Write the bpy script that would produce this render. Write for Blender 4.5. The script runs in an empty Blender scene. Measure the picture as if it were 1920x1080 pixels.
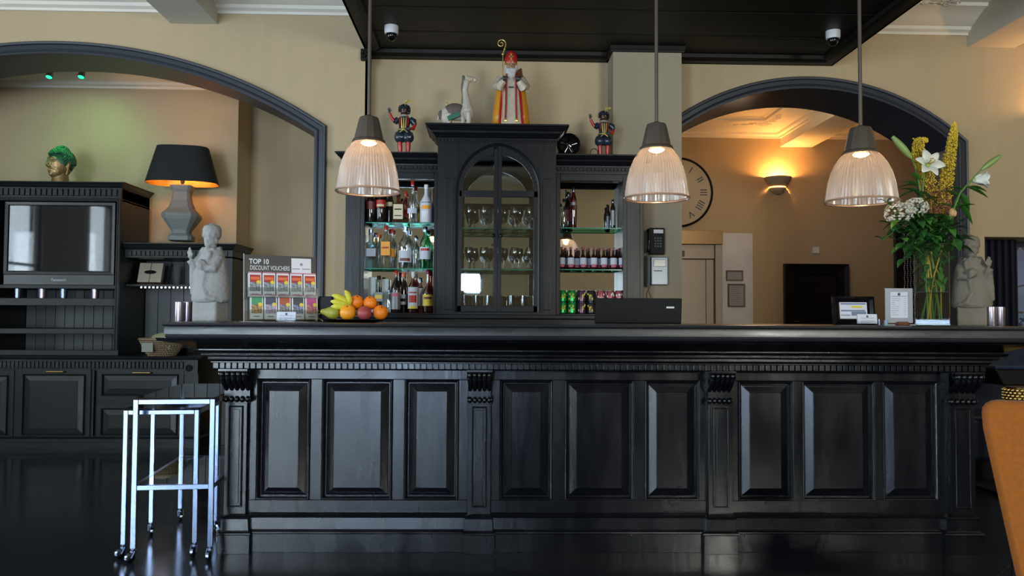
import bpy, bmesh, math, random
from mathutils import Vector, Matrix, Euler
random.seed(7)
PI = math.pi
# ------------------------------------------------------------------ camera
FPX, YAW, PITCH, ROLL, EYE = 1500.0, 0.030, 0.0367, 0.0056, 1.18
fw = Vector((math.sin(YAW)*math.cos(PITCH), math.cos(YAW)*math.cos(PITCH), math.sin(PITCH)))
r0 = Vector((math.cos(YAW), -math.sin(YAW), 0)); u0 = r0.cross(fw)
rt = r0*math.cos(ROLL) + u0*math.sin(ROLL); up = rt.cross(fw)
cam_data = bpy.data.cameras.new('camera'); cam = bpy.data.objects.new('camera', cam_data)
bpy.context.scene.collection.objects.link(cam)
cam_data.sensor_width = 36; cam_data.lens = 36*FPX/1920; cam_data.clip_start = 0.05
M = Matrix((rt, up, -fw)).transposed().to_4x4(); M.translation = Vector((0, 0, EYE)); cam.matrix_world = M
sc = bpy.context.scene; sc.camera = cam
sc.view_settings.view_transform = 'Standard'; sc.view_settings.look = 'None'
sc.view_settings.gamma = 1; sc.view_settings.exposure = 1.0; sc.view_settings.use_curve_mapping = False
# world: overcast daylight outside
w = bpy.data.worlds.new('world'); sc.world = w; w.use_nodes = True
bg = w.node_tree.nodes['Background']; bg.inputs[0].default_value = (0.45, 0.6, 1.0, 1); bg.inputs[1].default_value = 0.5
def area(name, loc, target, sx, sy, power, col):
    l = bpy.data.lights.new(name, 'AREA'); l.shape = 'RECTANGLE'; l.size = sx; l.size_y = sy; l.energy = power; l.color = col
    o = bpy.data.objects.new(name, l); bpy.context.scene.collection.objects.link(o); o.location = loc
    o.rotation_euler = (Vector(target)-Vector(loc)).to_track_quat('-Z', 'Y').to_euler(); return o
DAY = (0.78, 0.88, 1.0)
# daylight outside each of the windows (left wall and the wall behind the camera), then an added fill
area('daylight_1', (-6.80, 3.25, 1.9), (0, 3.25, 1.9), 1.0, 2.4, 125, DAY)
area('daylight_2', (-6.80, 0.90, 1.9), (0, 0.90, 1.9), 0.9, 2.4, 115, DAY)
area('daylight_3', (-3.75, -3.30, 1.6), (-3.75, 5, 1.6), 1.9, 2.9, 285, (0.74, 0.85, 1.0))
area('daylight_4', (-1.60, -3.30, 0.66), (-1.60, 5, 0.66), 1.9, 1.15, 80, (0.60, 0.74, 1.0))
area('daylight_5', (-0.35, -3.30, 1.85), (-0.35, 5, 1.85), 0.46, 0.42, 10, DAY)
area('right_wall_fill', (3.6, -3.30, 2.3), (3.6, 5, 2.6), 1.6, 1.3, 235, (1.0, 0.95, 0.86))  # fill lamp added to brighten the right wall
def point(name, loc, power, col, r=0.03, parent=None):
    l = bpy.data.lights.new(name, 'POINT'); l.energy = power; l.color = col; l.shadow_soft_size = r
    o = bpy.data.objects.new(name, l); bpy.context.scene.collection.objects.link(o); o.location = loc
    if parent: o.parent = parent
    return o
WARM = (1.0, 0.50, 0.16)

# ------------------------------------------------------------------ helpers
col = bpy.context.scene.collection
OFF = {}
def at(px, py, Y, al=0.0):
    """pixel measured on the photograph -> (x, z) on the plane y=Y of a frame turned by al"""
    d = fw + rt*((px-960)/FPX) + up*((540-py)/FPX)
    xb = Vector((math.cos(al), -math.sin(al), 0)); yb = Vector((math.sin(al), math.cos(al), 0))
    t = Y/d.dot(yb); return d.dot(xb)*t, EYE + d.z*t
def ax(px, Y, al=0.0, py=600): return at(px, py, Y, al)[0]
def az(py, Y, px=900, al=0.0): return at(px, py, Y, al)[1]
def ms(n, Y): return n*Y/FPX
AL = 0.0127                      # the bar stands very slightly turned to the back wall
def barpt(x, y, z): return Vector((x*math.cos(AL)+y*math.sin(AL), -x*math.sin(AL)+y*math.cos(AL), z))

class MB:
    def __init__(s): s.v = []; s.f = []; s.m = []
    def add(s, vs, fs, m=0):
        b = len(s.v); s.v += [Vector(p) for p in vs]; s.f += [[b+i for i in f] for f in fs]; s.m += [m]*len(fs); return s
    def box(s, x0, x1, y0, y1, z0, z1, m=0):
        return s.add([(x, y, z) for z in (z0, z1) for y in (y0, y1) for x in (x0, x1)],
              [(0,2,3,1), (4,5,7,6), (0,1,5,4), (2,6,7,3), (0,4,6,2), (1,3,7,5)], m)
    def lathe(s, prof, c=(0,0,0), n=24, sx=1, sy=1, m=0, ribs=0, amp=0, cap=True):
        vs = []; fs = []
        for r, z in prof:
            for i in range(n):
                a = 2*PI*i/n; rr = r*(1+(amp if (ribs and i % 2) else 0))
                vs.append((c[0]+rr*math.cos(a)*sx, c[1]+rr*math.sin(a)*sy, c[2]+z))
        for j in range(len(prof)-1):
            for i in range(n):
                k = (i+1) % n; fs.append((j*n+i, j*n+k, (j+1)*n+k, (j+1)*n+i))
        if cap:
            if prof[0][0] > 1e-5: fs.append(tuple(range(n))[::-1])
            if prof[-1][0] > 1e-5: fs.append(tuple((len(prof)-1)*n+i for i in range(n)))
        return s.add(vs, fs, m)
    def tube(s, pts, r, n=8, m=0, closed=False, flat=1.0):
        pts = [Vector(p) for p in pts]; N = len(pts)
        rs = r if isinstance(r, (list, tuple)) else [r]*N
        ref = None; vs = []; fs = []
        for i, p in enumerate(pts):
            if closed: t = pts[(i+1) % N]-pts[i-1]
            else: t = pts[min(i+1, N-1)]-pts[max(i-1, 0)]
            t.normalize()
            if ref is None:
                ref = Vector((0, 0, 1)) if abs(t.z) < 0.9 else Vector((0, 1, 0))
            a = (ref - t*ref.dot(t)).normalized(); ref = a; b = t.cross(a)
            for k in range(n):
                an = 2*PI*k/n; vs.append(p + a*rs[i]*math.cos(an) + b*rs[i]*flat*math.sin(an))
        for i in range(N if closed else N-1):
            j = (i+1) % N
            for k in range(n):
                l = (k+1) % n; fs.append((i*n+k, i*n+l, j*n+l, j*n+k))
        if not closed: fs += [tuple(range(n))[::-1], tuple((N-1)*n+k for k in range(n))]
        return s.add(vs, fs, m)
    def ell(s, c, r, n=14, k=9, m=0, R=None):
        r = (r, r, r) if not isinstance(r, (tuple, list)) else r
        vs = []; fs = []; c = Vector(c)
        for j in range(1, k):
            t = PI*j/k
            for i in range(n):
                a = 2*PI*i/n; vs.append(Vector((r[0]*math.sin(t)*math.cos(a), r[1]*math.sin(t)*math.sin(a), r[2]*math.cos(t))))
        vs += [Vector((0, 0, r[2])), Vector((0, 0, -r[2]))]
        if R: vs = [R @ v for v in vs]
        vs = [v+c for v in vs]
        for j in range(k-2):
            for i in range(n):
                l = (i+1) % n; fs.append((j*n+i, (j+1)*n+i, (j+1)*n+l, j*n+l))
        T = len(vs)-2
        for i in range(n):
            l = (i+1) % n; fs.append((T, i, l)); fs.append((T+1, (k-2)*n+l, (k-2)*n+i))
        return s.add(vs, fs, m)
    def sweep(s, path, prof, plane='xy', closed=False, m=0, cprof=True):
        """profile (offset to the right of the path, third axis) carried along a flat path with mitred corners"""
        N = len(path); P = len(prof); vs = []; fs = []
        for i in range(N):
            p = Vector(path[i])
            a = (p-Vector(path[i-1])).normalized() if (i > 0 or closed) else None
            b = (Vector(path[(i+1) % N])-p).normalized() if (i < N-1 or closed) else None
            a = a or b; b = b or a
            na = Vector((a.y, -a.x)); nb = Vector((b.y, -b.x)); q = na+nb
            q = q/max(q.dot(na), 0.25)
            for o, h in prof:
                u = p+q*o; vs.append((u.x, u.y, h) if plane == 'xy' else (u.x, h, u.y))
        for i in range(N if closed else N-1):
            j = (i+1) % N
            for k in range(P if cprof else P-1):
                l = (k+1) % P; fs.append((i*P+k, i*P+l, j*P+l, j*P+k))
        if not closed and cprof: fs += [tuple(range(P)), tuple((N-1)*P+k for k in range(P))[::-1]]
        return s.add(vs, fs, m)
    def prism(s, pts, h0, h1, plane='xz', m=0):
        f = (lambda u, v, h: (u, h, v)) if plane == 'xz' else ((lambda u, v, h: (u, v, h)) if plane == 'xy' else (lambda u, v, h: (h, u, v)))
        n = len(pts); vs = [f(u, v, h0) for u, v in pts]+[f(u, v, h1) for u, v in pts]
        fs = [tuple(range(n)), tuple(range(n, 2*n))[::-1]]+[(i, n+i, n+(i+1) % n, (i+1) % n) for i in range(n)]
        return s.add(vs, fs, m)
    def raised(s, x0, x1, z0, z1, y, bev=0.04, dp=0.02, mw=0.014):
        """raised and fielded panel facing -y with a moulding round it; y = its highest face"""
        yb = y+dp
        def ring(i, yy): return [(x0+i, yy, z0+i), (x1-i, yy, z0+i), (x1-i, yy, z1-i), (x0+i, yy, z1-i)]
        st = [(0, yb+0.004), (mw, yb), (mw+0.003, yb-0.001), (mw+bev, y+0.004), (mw+bev, y)]
        vs = []
        for i, yy in st: vs += ring(i, yy)
        fs = [(k*4+a, k*4+(a+1) % 4, (k+1)*4+(a+1) % 4, (k+1)*4+a) for k in range(len(st)-1) for a in range(4)]
        L = (len(st)-1)*4; fs.append((L, L+1, L+2, L+3)); s.add(vs, fs)
        pf = [(0.0, yb+0.005), (0.0, y-0.004), (-mw*0.35, y-0.009), (-mw*0.7, y-0.005), (-mw, y+0.004), (-mw, yb+0.005)]
        s.sweep([(x0, z0), (x0, z1), (x1, z1), (x1, z0)], [(-o, h) for o, h in pf], 'xz', True)
        return s
    def xf(s, Mx): s.v = [Mx @ v for v in s.v]; return s
    def merge(s, o, Mx=None, m=None):
        b = len(s.v); s.v += [(Mx @ v if Mx else v.copy()) for v in o.v]; s.f += [[b+i for i in f] for f in o.f]
        s.m += ([m]*len(o.f) if m is not None else list(o.m)); return s
    def build(s, name, mats, parent=None, smooth=False, bevel=0, remesh=0, subsurf=0, ang=40):
        me = bpy.data.meshes.new(name); off = OFF.get(parent.name, Vector((0, 0, 0))) if parent else Vector((0, 0, 0))
        me.from_pydata([tuple(v-off) for v in s.v], [], s.f)
        bm = bmesh.new(); bm.from_mesh(me); bmesh.ops.recalc_face_normals(bm, faces=bm.faces); bm.to_mesh(me); bm.free()
        mats = mats if isinstance(mats, (list, tuple)) else [mats]
        for q in mats: me.materials.append(q)
        if len(me.polygons) == len(s.m): me.polygons.foreach_set('material_index', s.m)
        if smooth or remesh:
            me.polygons.foreach_set('use_smooth', [True]*len(me.polygons))
            if not remesh: me.set_sharp_from_angle(angle=math.radians(ang))
        o = bpy.data.objects.new(name, me); col.objects.link(o)
        if parent: o.parent = parent; OFF[o.name] = off
        if bevel:
            b = o.modifiers.new('edge', 'BEVEL'); b.width = bevel; b.segments = 2; b.limit_method = 'ANGLE'; b.angle_limit = 0.6
        if remesh:
            r = o.modifiers.new('skin', 'REMESH'); r.mode = 'VOXEL'; r.voxel_size = remesh; r.use_smooth_shade = True
            q = o.modifiers.new('relax', 'SMOOTH'); q.factor = 0.5; q.iterations = 4
        if subsurf:
            q = o.modifiers.new('soft', 'SUBSURF'); q.levels = subsurf; q.render_levels = subsurf
        me.update(); return o

def tag(o, label=None, cat=None, group=None, kind=None):
    if label: o['label'] = label
    if cat: o['category'] = cat
    if group: o['group'] = group
    if kind: o['kind'] = kind
    return o
def root(name, label, cat, loc, rz=0, group=None, world=False):
    o = bpy.data.objects.new(name, None); col.objects.link(o); o.location = loc; o.rotation_euler = (0, 0, rz)
    o.empty_display_size = 0.05
    OFF[o.name] = Vector(loc) if world else Vector((0, 0, 0))
    return tag(o, label, cat, group)
def struct(o): o['kind'] = 'structure'; return o
def dup(r, loc=None, rz=None, label=None, group=None):
    c = r.copy(); col.objects.link(c)
    if loc is not None: c.location = loc
    if rz is not None: c.rotation_euler = (0, 0, rz)
    if label: c['label'] = label
    if group: c['group'] = group
    for ch in list(r.children):
        d = ch.copy(); col.objects.link(d); d.parent = c
        for g in list(ch.children):
            e = g.copy(); col.objects.link(e); e.parent = d
    return c
def text(s, size, mt, parent, loc, rot=(PI/2, 0, 0), name='lettering', align='LEFT', sx=1.0, ext=0.0004, bold=0.0, ay='TOP_BASELINE'):
    cu = bpy.data.curves.new(name, 'FONT'); cu.body = s; cu.size = size; cu.extrude = ext; cu.align_x = align; cu.align_y = ay
    cu.materials.append(mt); cu.offset = bold
    tmp = bpy.data.objects.new(name, cu); col.objects.link(tmp); bpy.context.view_layer.update()
    me = bpy.data.meshes.new_from_object(tmp.evaluated_get(bpy.context.evaluated_depsgraph_get())); bpy.data.objects.remove(tmp)
    if not me.materials: me.materials.append(mt)
    o = bpy.data.objects.new(name, me); col.objects.link(o)
    o.location = Vector(loc)-OFF.get(parent.name, Vector((0, 0, 0))); o.rotation_euler = rot; o.scale = (sx, 1, 1); o.parent = parent; return o
def Rot(rx=0, ry=0, rz=0): return Euler((rx, ry, rz)).to_matrix()
def T(x, y, z, rz=0, s=1): return Matrix.Translation((x, y, z)) @ Matrix.Rotation(rz, 4, 'Z') @ Matrix.Scale(s, 4)

# ------------------------------------------------------------------ materials
MATS = {}
def mat(name, c, rough=0.5, metal=0, spec=0.5, bump=0, bscale=60, stretch=(1,1,1), vary=0, emit=None, es=0, coat=0, trans=0, sheen=0, alpha=1, rvar=0, vscale=4):
    if name in MATS: return MATS[name]
    m = bpy.data.materials.new(name); m.use_nodes = True; nt = m.node_tree; b = nt.nodes['Principled BSDF']
    b.inputs['Base Color'].default_value = (*c, 1); b.inputs['Roughness'].default_value = rough; b.inputs['Metallic'].default_value = metal
    b.inputs['Specular IOR Level'].default_value = spec; b.inputs['Coat Weight'].default_value = coat; b.inputs['Coat Roughness'].default_value = 0.08
    b.inputs['Transmission Weight'].default_value = trans; b.inputs['Sheen Weight'].default_value = sheen
    if emit: b.inputs['Emission Color'].default_value = (*emit, 1); b.inputs['Emission Strength'].default_value = es
    if bump or vary or rvar:
        tc = nt.nodes.new('ShaderNodeTexCoord'); mp = nt.nodes.new('ShaderNodeMapping'); nt.links.new(tc.outputs['Object'], mp.inputs[0])
        mp.inputs['Scale'].default_value = stretch
    if bump:
        n = nt.nodes.new('ShaderNodeTexNoise'); n.inputs['Scale'].default_value = bscale; n.inputs['Detail'].default_value = 6
        nt.links.new(mp.outputs[0], n.inputs['Vector']); bp = nt.nodes.new('ShaderNodeBump'); bp.inputs['Strength'].default_value = bump
        bp.inputs['Distance'].default_value = 0.01; nt.links.new(n.outputs['Fac'], bp.inputs['Height']); nt.links.new(bp.outputs[0], b.inputs['Normal'])
    if vary or rvar:
        n2 = nt.nodes.new('ShaderNodeTexNoise'); n2.inputs['Scale'].default_value = vscale; n2.inputs['Detail'].default_value = 5
        nt.links.new(mp.outputs[0], n2.inputs['Vector'])
    if vary:
        mx = nt.nodes.new('ShaderNodeMix'); mx.data_type = 'RGBA'; nt.links.new(n2.outputs['Fac'], mx.inputs[0])
        mx.inputs[6].default_value = (*[x*(1-vary) for x in c], 1); mx.inputs[7].default_value = (*[min(1, x*(1+vary)) for x in c], 1)
        nt.links.new(mx.outputs[2], b.inputs['Base Color'])
    if rvar:
        mr = nt.nodes.new('ShaderNodeMapRange'); nt.links.new(n2.outputs['Fac'], mr.inputs[0]); mr.inputs[1].default_value = 0.3; mr.inputs[2].default_value = 0.7
        mr.inputs[3].default_value = max(0.02, rough-rvar); mr.inputs[4].default_value = rough+rvar; nt.links.new(mr.outputs[0], b.inputs['Roughness'])
    MATS[name] = m; return m
def glass(name, tint=(1,1,1), gloss=0.12, rough=0.02, milky=0.0, milk=(1,1,1), gmax=0.7):
    """thin clear glass: see-through, with a mirror sheen that grows at grazing angles"""
    if name in MATS: return MATS[name]
    m = bpy.data.materials.new(name); m.use_nodes = True; nt = m.node_tree; nt.nodes.remove(nt.nodes['Principled BSDF'])
    out = nt.nodes['Material Output']; tr = nt.nodes.new('ShaderNodeBsdfTransparent'); tr.inputs[0].default_value = (*tint, 1)
    gl = nt.nodes.new('ShaderNodeBsdfGlossy'); gl.inputs['Roughness'].default_value = rough
    lw = nt.nodes.new('ShaderNodeLayerWeight'); lw.inputs[0].default_value = 0.35
    mr = nt.nodes.new('ShaderNodeMapRange'); nt.links.new(lw.outputs['Facing'], mr.inputs[0]); mr.inputs[3].default_value = gloss; mr.inputs[4].default_value = min(1, gloss+gmax)
    base = tr.outputs[0]
    if milky:
        tl = nt.nodes.new('ShaderNodeBsdfTranslucent'); tl.inputs[0].default_value = (*milk, 1)
        df = nt.nodes.new('ShaderNodeBsdfDiffuse'); df.inputs[0].default_value = (*milk, 1)
        m2 = nt.nodes.new('ShaderNodeMixShader'); m2.inputs[0].default_value = 0.5; nt.links.new(tl.outputs[0], m2.inputs[1]); nt.links.new(df.outputs[0], m2.inputs[2])
        m1 = nt.nodes.new('ShaderNodeMixShader'); m1.inputs[0].default_value = milky; nt.links.new(base, m1.inputs[1]); nt.links.new(m2.outputs[0], m1.inputs[2]); base = m1.outputs[0]
    mx = nt.nodes.new('ShaderNodeMixShader'); nt.links.new(mr.outputs[0], mx.inputs[0]); nt.links.new(base, mx.inputs[1]); nt.links.new(gl.outputs[0], mx.inputs[2])
    nt.links.new(mx.outputs[0], out.inputs[0]); MATS[name] = m; return m
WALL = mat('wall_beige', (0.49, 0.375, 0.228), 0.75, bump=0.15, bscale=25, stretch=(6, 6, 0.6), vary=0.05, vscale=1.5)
PLASTER = mat('plaster_cream', (0.82, 0.77, 0.67), 0.7, bump=0.25, bscale=9)
PLAIN = mat('plaster_plain', (0.62, 0.58, 0.51), 0.7)
PAINT = mat('black_paint', (0.0035, 0.004, 0.0062), 0.24, spec=0.42, bump=0.10, bscale=22, stretch=(1, 1, 0.22), rvar=0.07, vscale=7)
PAINTD = mat('black_paint_dresser', (0.008, 0.009, 0.0095), 0.36, spec=0.3, bump=0.10, bscale=22, stretch=(1, 1, 0.3))
PAINTB = mat('black_paint_cabinet', (0.006, 0.0065, 0.009), 0.34, spec=0.28, bump=0.12, bscale=30, stretch=(1, 1, 0.2))
TRIM = mat('charcoal_trim', (0.024, 0.028, 0.040), 0.42, bump=0.05, bscale=12)
CANOPY = mat('canopy_black', (0.006, 0.0052, 0.0045), 0.5, spec=0.22, bump=0.08, bscale=5)
CHROME = mat('chrome', (0.19, 0.235, 0.34), 0.2, 1)
STEEL = mat('brushed_steel', (0.27, 0.215, 0.17), 0.42, 0.9, bump=0.03, bscale=40, stretch=(1, 1, 12))
BRASS = mat('brass', (0.62, 0.42, 0.16), 0.3, 1)
BRONZE = mat('bronze_rod', (0.09, 0.07, 0.055), 0.45, 0.3, bump=0.03)
GOLD = mat('gold', (0.80, 0.55, 0.18), 0.3, 1)
BLACK = mat('black_plastic', (0.004, 0.004, 0.0045), 0.5, spec=0.22)
BLACKG = mat('black_gloss', (0.004, 0.004, 0.005), 0.08)
WHITE = mat('white', (0.75, 0.75, 0.78), 0.5)
PAPER = mat('paper', (0.55, 0.58, 0.68), 0.6)
INK = mat('ink', (0.05, 0.06, 0.09), 0.6)
MIRROR = mat('mirror', (0.80, 0.82, 0.80), 0.02, 1)
GLASS = glass('clear_glass', (0.93, 0.96, 0.95))
SHELF = glass('shelf_glass', (0.55, 0.85, 0.75), 0.004, gmax=0.014)
EDGE = mat('glass_edge', (0.03, 0.22, 0.16), 0.15)
STONE = mat('grey_stone', (0.27, 0.265, 0.26), 0.85, bump=0.6, bscale=60, vary=0.25, vscale=12)
STONEB = mat('brown_stone', (0.17, 0.145, 0.115), 0.85, bump=0.6, bscale=60, vary=0.25, vscale=12)
RED = mat('red_glaze', (0.42, 0.02, 0.02), 0.25)
# ------------------------------------------------------------------ the room
WL, WR, COL, BK = 6.58, 6.80, 6.52, 12.0       # depth of left wall, recess / right wall, column front, far wall
LX, RX, FY = -6.6, 6.2, -3.1
ZC = 3.86                                      # ceiling
# floor: black polished slabs
fm = mat('floor_black', (0.008, 0.009, 0.012), 0.16, spec=0.38, bump=0.02, bscale=3, rvar=0.06, vscale=3)
def tile_lines(m, size, amount):
    nt = m.node_tree; b = nt.nodes['Principled BSDF']; tc = nt.nodes.new('ShaderNodeTexCoord'); br = nt.nodes.new('ShaderNodeTexBrick')
    mp = nt.nodes.new('ShaderNodeMapping'); mp.inputs['Rotation'].default_value = (0, 0, 0.78); nt.links.new(tc.outputs['Object'], mp.inputs[0]); nt.links.new(mp.outputs[0], br.inputs['Vector'])
    br.offset = 0; br.inputs['Scale'].default_value = 1; br.inputs['Brick Width'].default_value = size; br.inputs['Row Height'].default_value = size; br.inputs['Mortar Size'].default_value = 0.003
    br.inputs['Color1'].default_value = (0.010, 0.011, 0.014, 1); br.inputs['Color2'].default_value = (0.013, 0.014, 0.018, 1); br.inputs['Mortar'].default_value = (*[amount]*3, 1)
    nt.links.new(br.outputs['Color'], b.inputs['Base Color'])
tile_lines(fm, 0.9, 0.035)
struct(MB().box(LX-0.4, 9.2, FY-0.3, BK+0.2, -0.1, 0).build('floor', fm))
struct(MB().box(LX-0.4, RX+0.3, FY-0.3, 7.4, ZC, ZC+0.1).build('ceiling', PLASTER))
# ---- arch geometry
def arch_pts(cx, zt, R, hw, n=36):
    """points of the opening's edge: up the left side, round the arc, down the right side"""
    zc = zt-R; pts = []
    for i in range(n+1):
        x = -hw+2*hw*i/n; pts.append((cx+x, zc+math.sqrt(R*R-x*x)))
    return [(cx-hw, 0.0)]+pts+[(cx+hw, 0.0)]
def arch_wall(name, x0, x1, y0, y1, ztop, pts, m, extra=None):
    mb = MB(); arc = pts[1:-1]
    mb.box(x0, arc[0][0], y0, y1, 0, ztop); mb.box(arc[-1][0], x1, y0, y1, 0, ztop)
    for (a, za), (b, zb) in zip(arc[:-1], arc[1:]):
        mb.prism([(a, za), (b, zb), (b, ztop), (a, ztop)], y0, y1)
    if extra: extra(mb)
    return struct(mb.build(name, m))
cxl, ztl = at(110, 79, WL); Rl = ms(897, WL); hwl = ax(608, WL)-cxl
tl = ms(18, WL)
openl = arch_pts(cxl, ztl-tl, Rl-tl, hwl-tl)
xcorner = ax(679, WL)
arch_wall('wall_back', LX, xcorner, WL, WL+0.45, ZC, openl, WALL)
TP = [(0.0, 0.05), (0.0, -0.030), (0.006, -0.034), (0.014, -0.030), (0.018, -0.022), (0.05, -0.022), (0.056, -0.036), (0.07, -0.040), (0.078, -0.030), (0.078, 0.05)]
def arch_trim(name, pts, Y, wdt, depth):
    mb = MB(); k = wdt/0.078
    mb.sweep(pts, [(-o*k, Y+h) for o, h in TP], 'xz')
    # lining of the reveal
    mb.sweep(pts, [(0.0, Y-0.02), (0.0, Y+depth+0.02), (0.02, Y+depth+0.02), (0.02, Y-0.02)], 'xz')
    mb.sweep(pts, [(-o*k, Y+depth-h) for o, h in TP], 'xz')
    return struct(mb.build(name, TRIM, smooth=True, ang=30))
arch_trim('trim_1', openl, WL, tl, 0.45)
cxr, ztr = at(1516, 145, WR); Rr = ms(450, WR); hwr = ax(1817, WR)-cxr; tr_ = ms(18, WR)
openr = arch_pts(cxr, ztr-tr_, Rr-tr_, hwr-tr_)
# right wall with the arch and, further right, a dark glazed opening
gx0, gz1 = at(1846, 444, WR)
def wr(mb): pass
mbw = MB(); arc = openr[1:-1]
mbw.box(xcorner, arc[0][0], WR, WR+0.6, 0, ZC)
for (a, za), (b, zb) in zip(arc[:-1], arc[1:]): mbw.prism([(a, za), (b, zb), (b, ZC), (a, ZC)], WR, WR+0.6)
mbw.box(arc[-1][0], gx0, WR, WR+0.6, 0, ZC); mbw.box(gx0, RX, WR, WR+0.6, gz1, ZC); mbw.box(RX-0.3, RX, WR, WR+0.6, 0, gz1)
mbw.box(gx0, RX-0.3, WR, WR+0.6, 0, 0.3)
struct(mbw.build('wall_back_recess', WALL))
arch_trim('trim_2', openr, WR, tr_, 0.6)
# left return of the recess
struct(MB().box(xcorner-0.02, xcorner+0.0, WL+0.001, WR, 0, ZC).build('wall_recess_side', WALL))
# column
cx0, cx1 = ax(1149, COL), ax(1279, COL)
struct(MB().box(cx0, cx1, COL, WR+0.002, 0, ZC).build('column', mat('wall_column_shaded', (0.36, 0.30, 0.21), 0.75, bump=0.1, bscale=25, stretch=(6, 6, 0.6))))  # canopy's shade is put into this darker copy of the wall paint
# outer walls with window openings
def wall_holes(name, axis, c, t, a0, a1, holes, m=WALL):
    """wall along x ('x', at y=c) or along y ('y', at x=c) with rectangular holes (a0,a1,z0,z1)"""
    mb = MB(); cur = a0
    def bx(u0, u1, z0, z1):
        if axis == 'x': mb.box(u0, u1, c, c+t, z0, z1)
        else: mb.box(c, c+t, u0, u1, z0, z1)
    for h in sorted(holes):
        bx(cur, h[0], 0, ZC); bx(h[0], h[1], 0, h[2]); bx(h[0], h[1], h[3], ZC); cur = h[1]
    bx(cur, a1, 0, ZC); return struct(mb.build(name, m))
def window(n, axis, c, u0, u1, z0, z1, nx, nz):
    fr = MB(); g = MB(); w_ = 0.05
    def bx(q, a, b, za, zb, d0, d1):
        if axis == 'x': q.box(a, b, c+d0, c+d1, za, zb)
        else: q.box(c+d0, c+d1, a, b, za, zb)
    for a, b, p, q in ((u0, u1, z0, z0+w_), (u0, u1, z1-w_, z1), (u0, u0+w_, z0, z1), (u1-w_, u1, z0, z1)): bx(fr, a, b, p, q, -0.03, 0.03)
    for i in range(1, nx): x = u0+(u1-u0)*i/nx; bx(fr, x-0.02, x+0.02, z0, z1, -0.025, 0.025)
    for i in range(1, nz): z = z0+(z1-z0)*i/nz; bx(fr, u0, u1, z-0.02, z+0.02, -0.025, 0.025)
    bx(g, u0, u1, z0, z1, -0.003, 0.003)
    o = struct(fr.build('window_%d' % n, TRIM)); p = g.build('pane', GLASS, o); return o
wall_holes('wall_left', 'y', LX-0.15, 0.15, FY, 8.6, [(2.75, 3.75, 0.7, 3.1), (0.45, 1.35, 0.7, 3.1)])
window(1, 'y', LX-0.07, 2.75, 3.75, 0.7, 3.1, 1, 2); window(2, 'y', LX-0.07, 0.45, 1.35, 0.7, 3.1, 1, 2)
wall_holes('wall_front', 'x', FY-0.12, 0.12, LX-0.15, RX+0.15, [(-4.7, -2.8, 0.15, 3.05), (-2.55, -0.65, 0.08, 1.23), (-0.58, -0.12, 1.64, 2.06), (2.8, 4.4, 1.65, 2.95)])
window(3, 'x', FY-0.06, -4.7, -2.8, 0.15, 3.05, 2, 2); window(4, 'x', FY-0.06, -2.55, -0.65, 0.08, 1.23, 2, 1); window(5, 'x', FY-0.06, -0.58, -0.12, 1.64, 2.06, 1, 1); window(7, 'x', FY-0.06, 2.8, 4.4, 1.65, 2.95, 2, 1)  # last window is made up to carry the right-wall fill
UNSEEN_DADO = mat('unseen_dado_black', (0.006, 0.006, 0.007), 0.5)  # unseen dark dado, added to keep the bar's reflections dark
mb = MB(); mb.box(-0.55, RX, FY, FY+0.03, 0, 1.2); mb.box(-0.55, RX, FY, FY+0.05, 1.2, 1.25); mb.box(RX-0.03, RX, FY+0.05, WR, 0, 1.2); mb.box(RX-0.05, RX, FY+0.05, WR, 1.2, 1.25)
struct(mb.build('trim_unseen_dado', UNSEEN_DADO))
wall_holes('wall_right', 'y', RX, 0.15, FY, WR+0.6, [])
# ---- cornices and beams in the front room
CP = [(0.0, 0.0), (0.02, 0.0), (0.025, 0.02), (0.06, 0.035), (0.07, 0.06), (0.10, 0.065), (0.16, 0.10), (0.25, 0.14), (0.30, 0.15), (0.31, 0.175), (0.36, 0.18), (0.0, 0.18)]
zcw = 3.665; cvx0, cvx1 = -1.03, 2.98
def cornice(mb, path, z, k=1.0): mb.sweep(path, [(o*k, z+h*k) for o, h in CP], 'xy')
b0, b1 = ax(308, WL), ax(398, WL); b2, b3 = ax(1821, WR), ax(1911, WR)
mb = MB()
cornice(mb, [(LX, WL), (b0, WL)], zcw); cornice(mb, [(b1, WL), (cvx0, WL)], zcw)
cornice(mb, [(cvx1, WR), (b2, WR)], zcw); cornice(mb, [(b3, WR), (RX, WR)], zcw)
# scroll ornament in plaster at the corners of the coffers
def scroll(mb, cx, cy, z, s, turn=1, n=26):
    pts = []
    for i in range(n):
        a = i*0.42*turn; r = s*(1-i/n*0.85); pts.append((cx+r*math.cos(a), cy+r*math.sin(a), z-0.006))
    mb.tube(pts, [s*0.10*(1-i/n*0.5) for i in range(n)], 6)
def ornament(mb, cx, cy, z, s, dx=1, dy=-1):
    for k in range(6):
        scroll(mb, cx+dx*s*(0.3+k*0.85), cy+dy*s*0.6*(0.6+0.5*math.sin(k)), z, s*(0.6-k*0.05), 1 if k % 2 else -1)
        scroll(mb, cx+dx*s*0.6*(0.6+0.5*math.cos(k)), cy+dy*s*(0.3+k*0.85), z, s*(0.6-k*0.05), -1 if k % 2 else 1)
ornament(mb, b0-0.45, WL-0.32, zcw+0.155, 0.09, -1); ornament(mb, b1+0.12, WL-0.32, zcw+0.155, 0.09, 1)
ornament(mb, cvx0-0.15, WL-0.32, zcw+0.155, 0.09, -1); ornament(mb, b2-0.3, WR-0.32, zcw+0.155, 0.09, -1)
ornament(mb, cvx1+0.1, WR-0.32, zcw+0.155, 0.09, 1)
struct(mb.build('trim_3', PLASTER, smooth=True, ang=35))
struct(MB().box(b0, b1, FY, WL, 3.58, ZC).build('beam_1', PLAIN, bevel=0.004))
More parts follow.
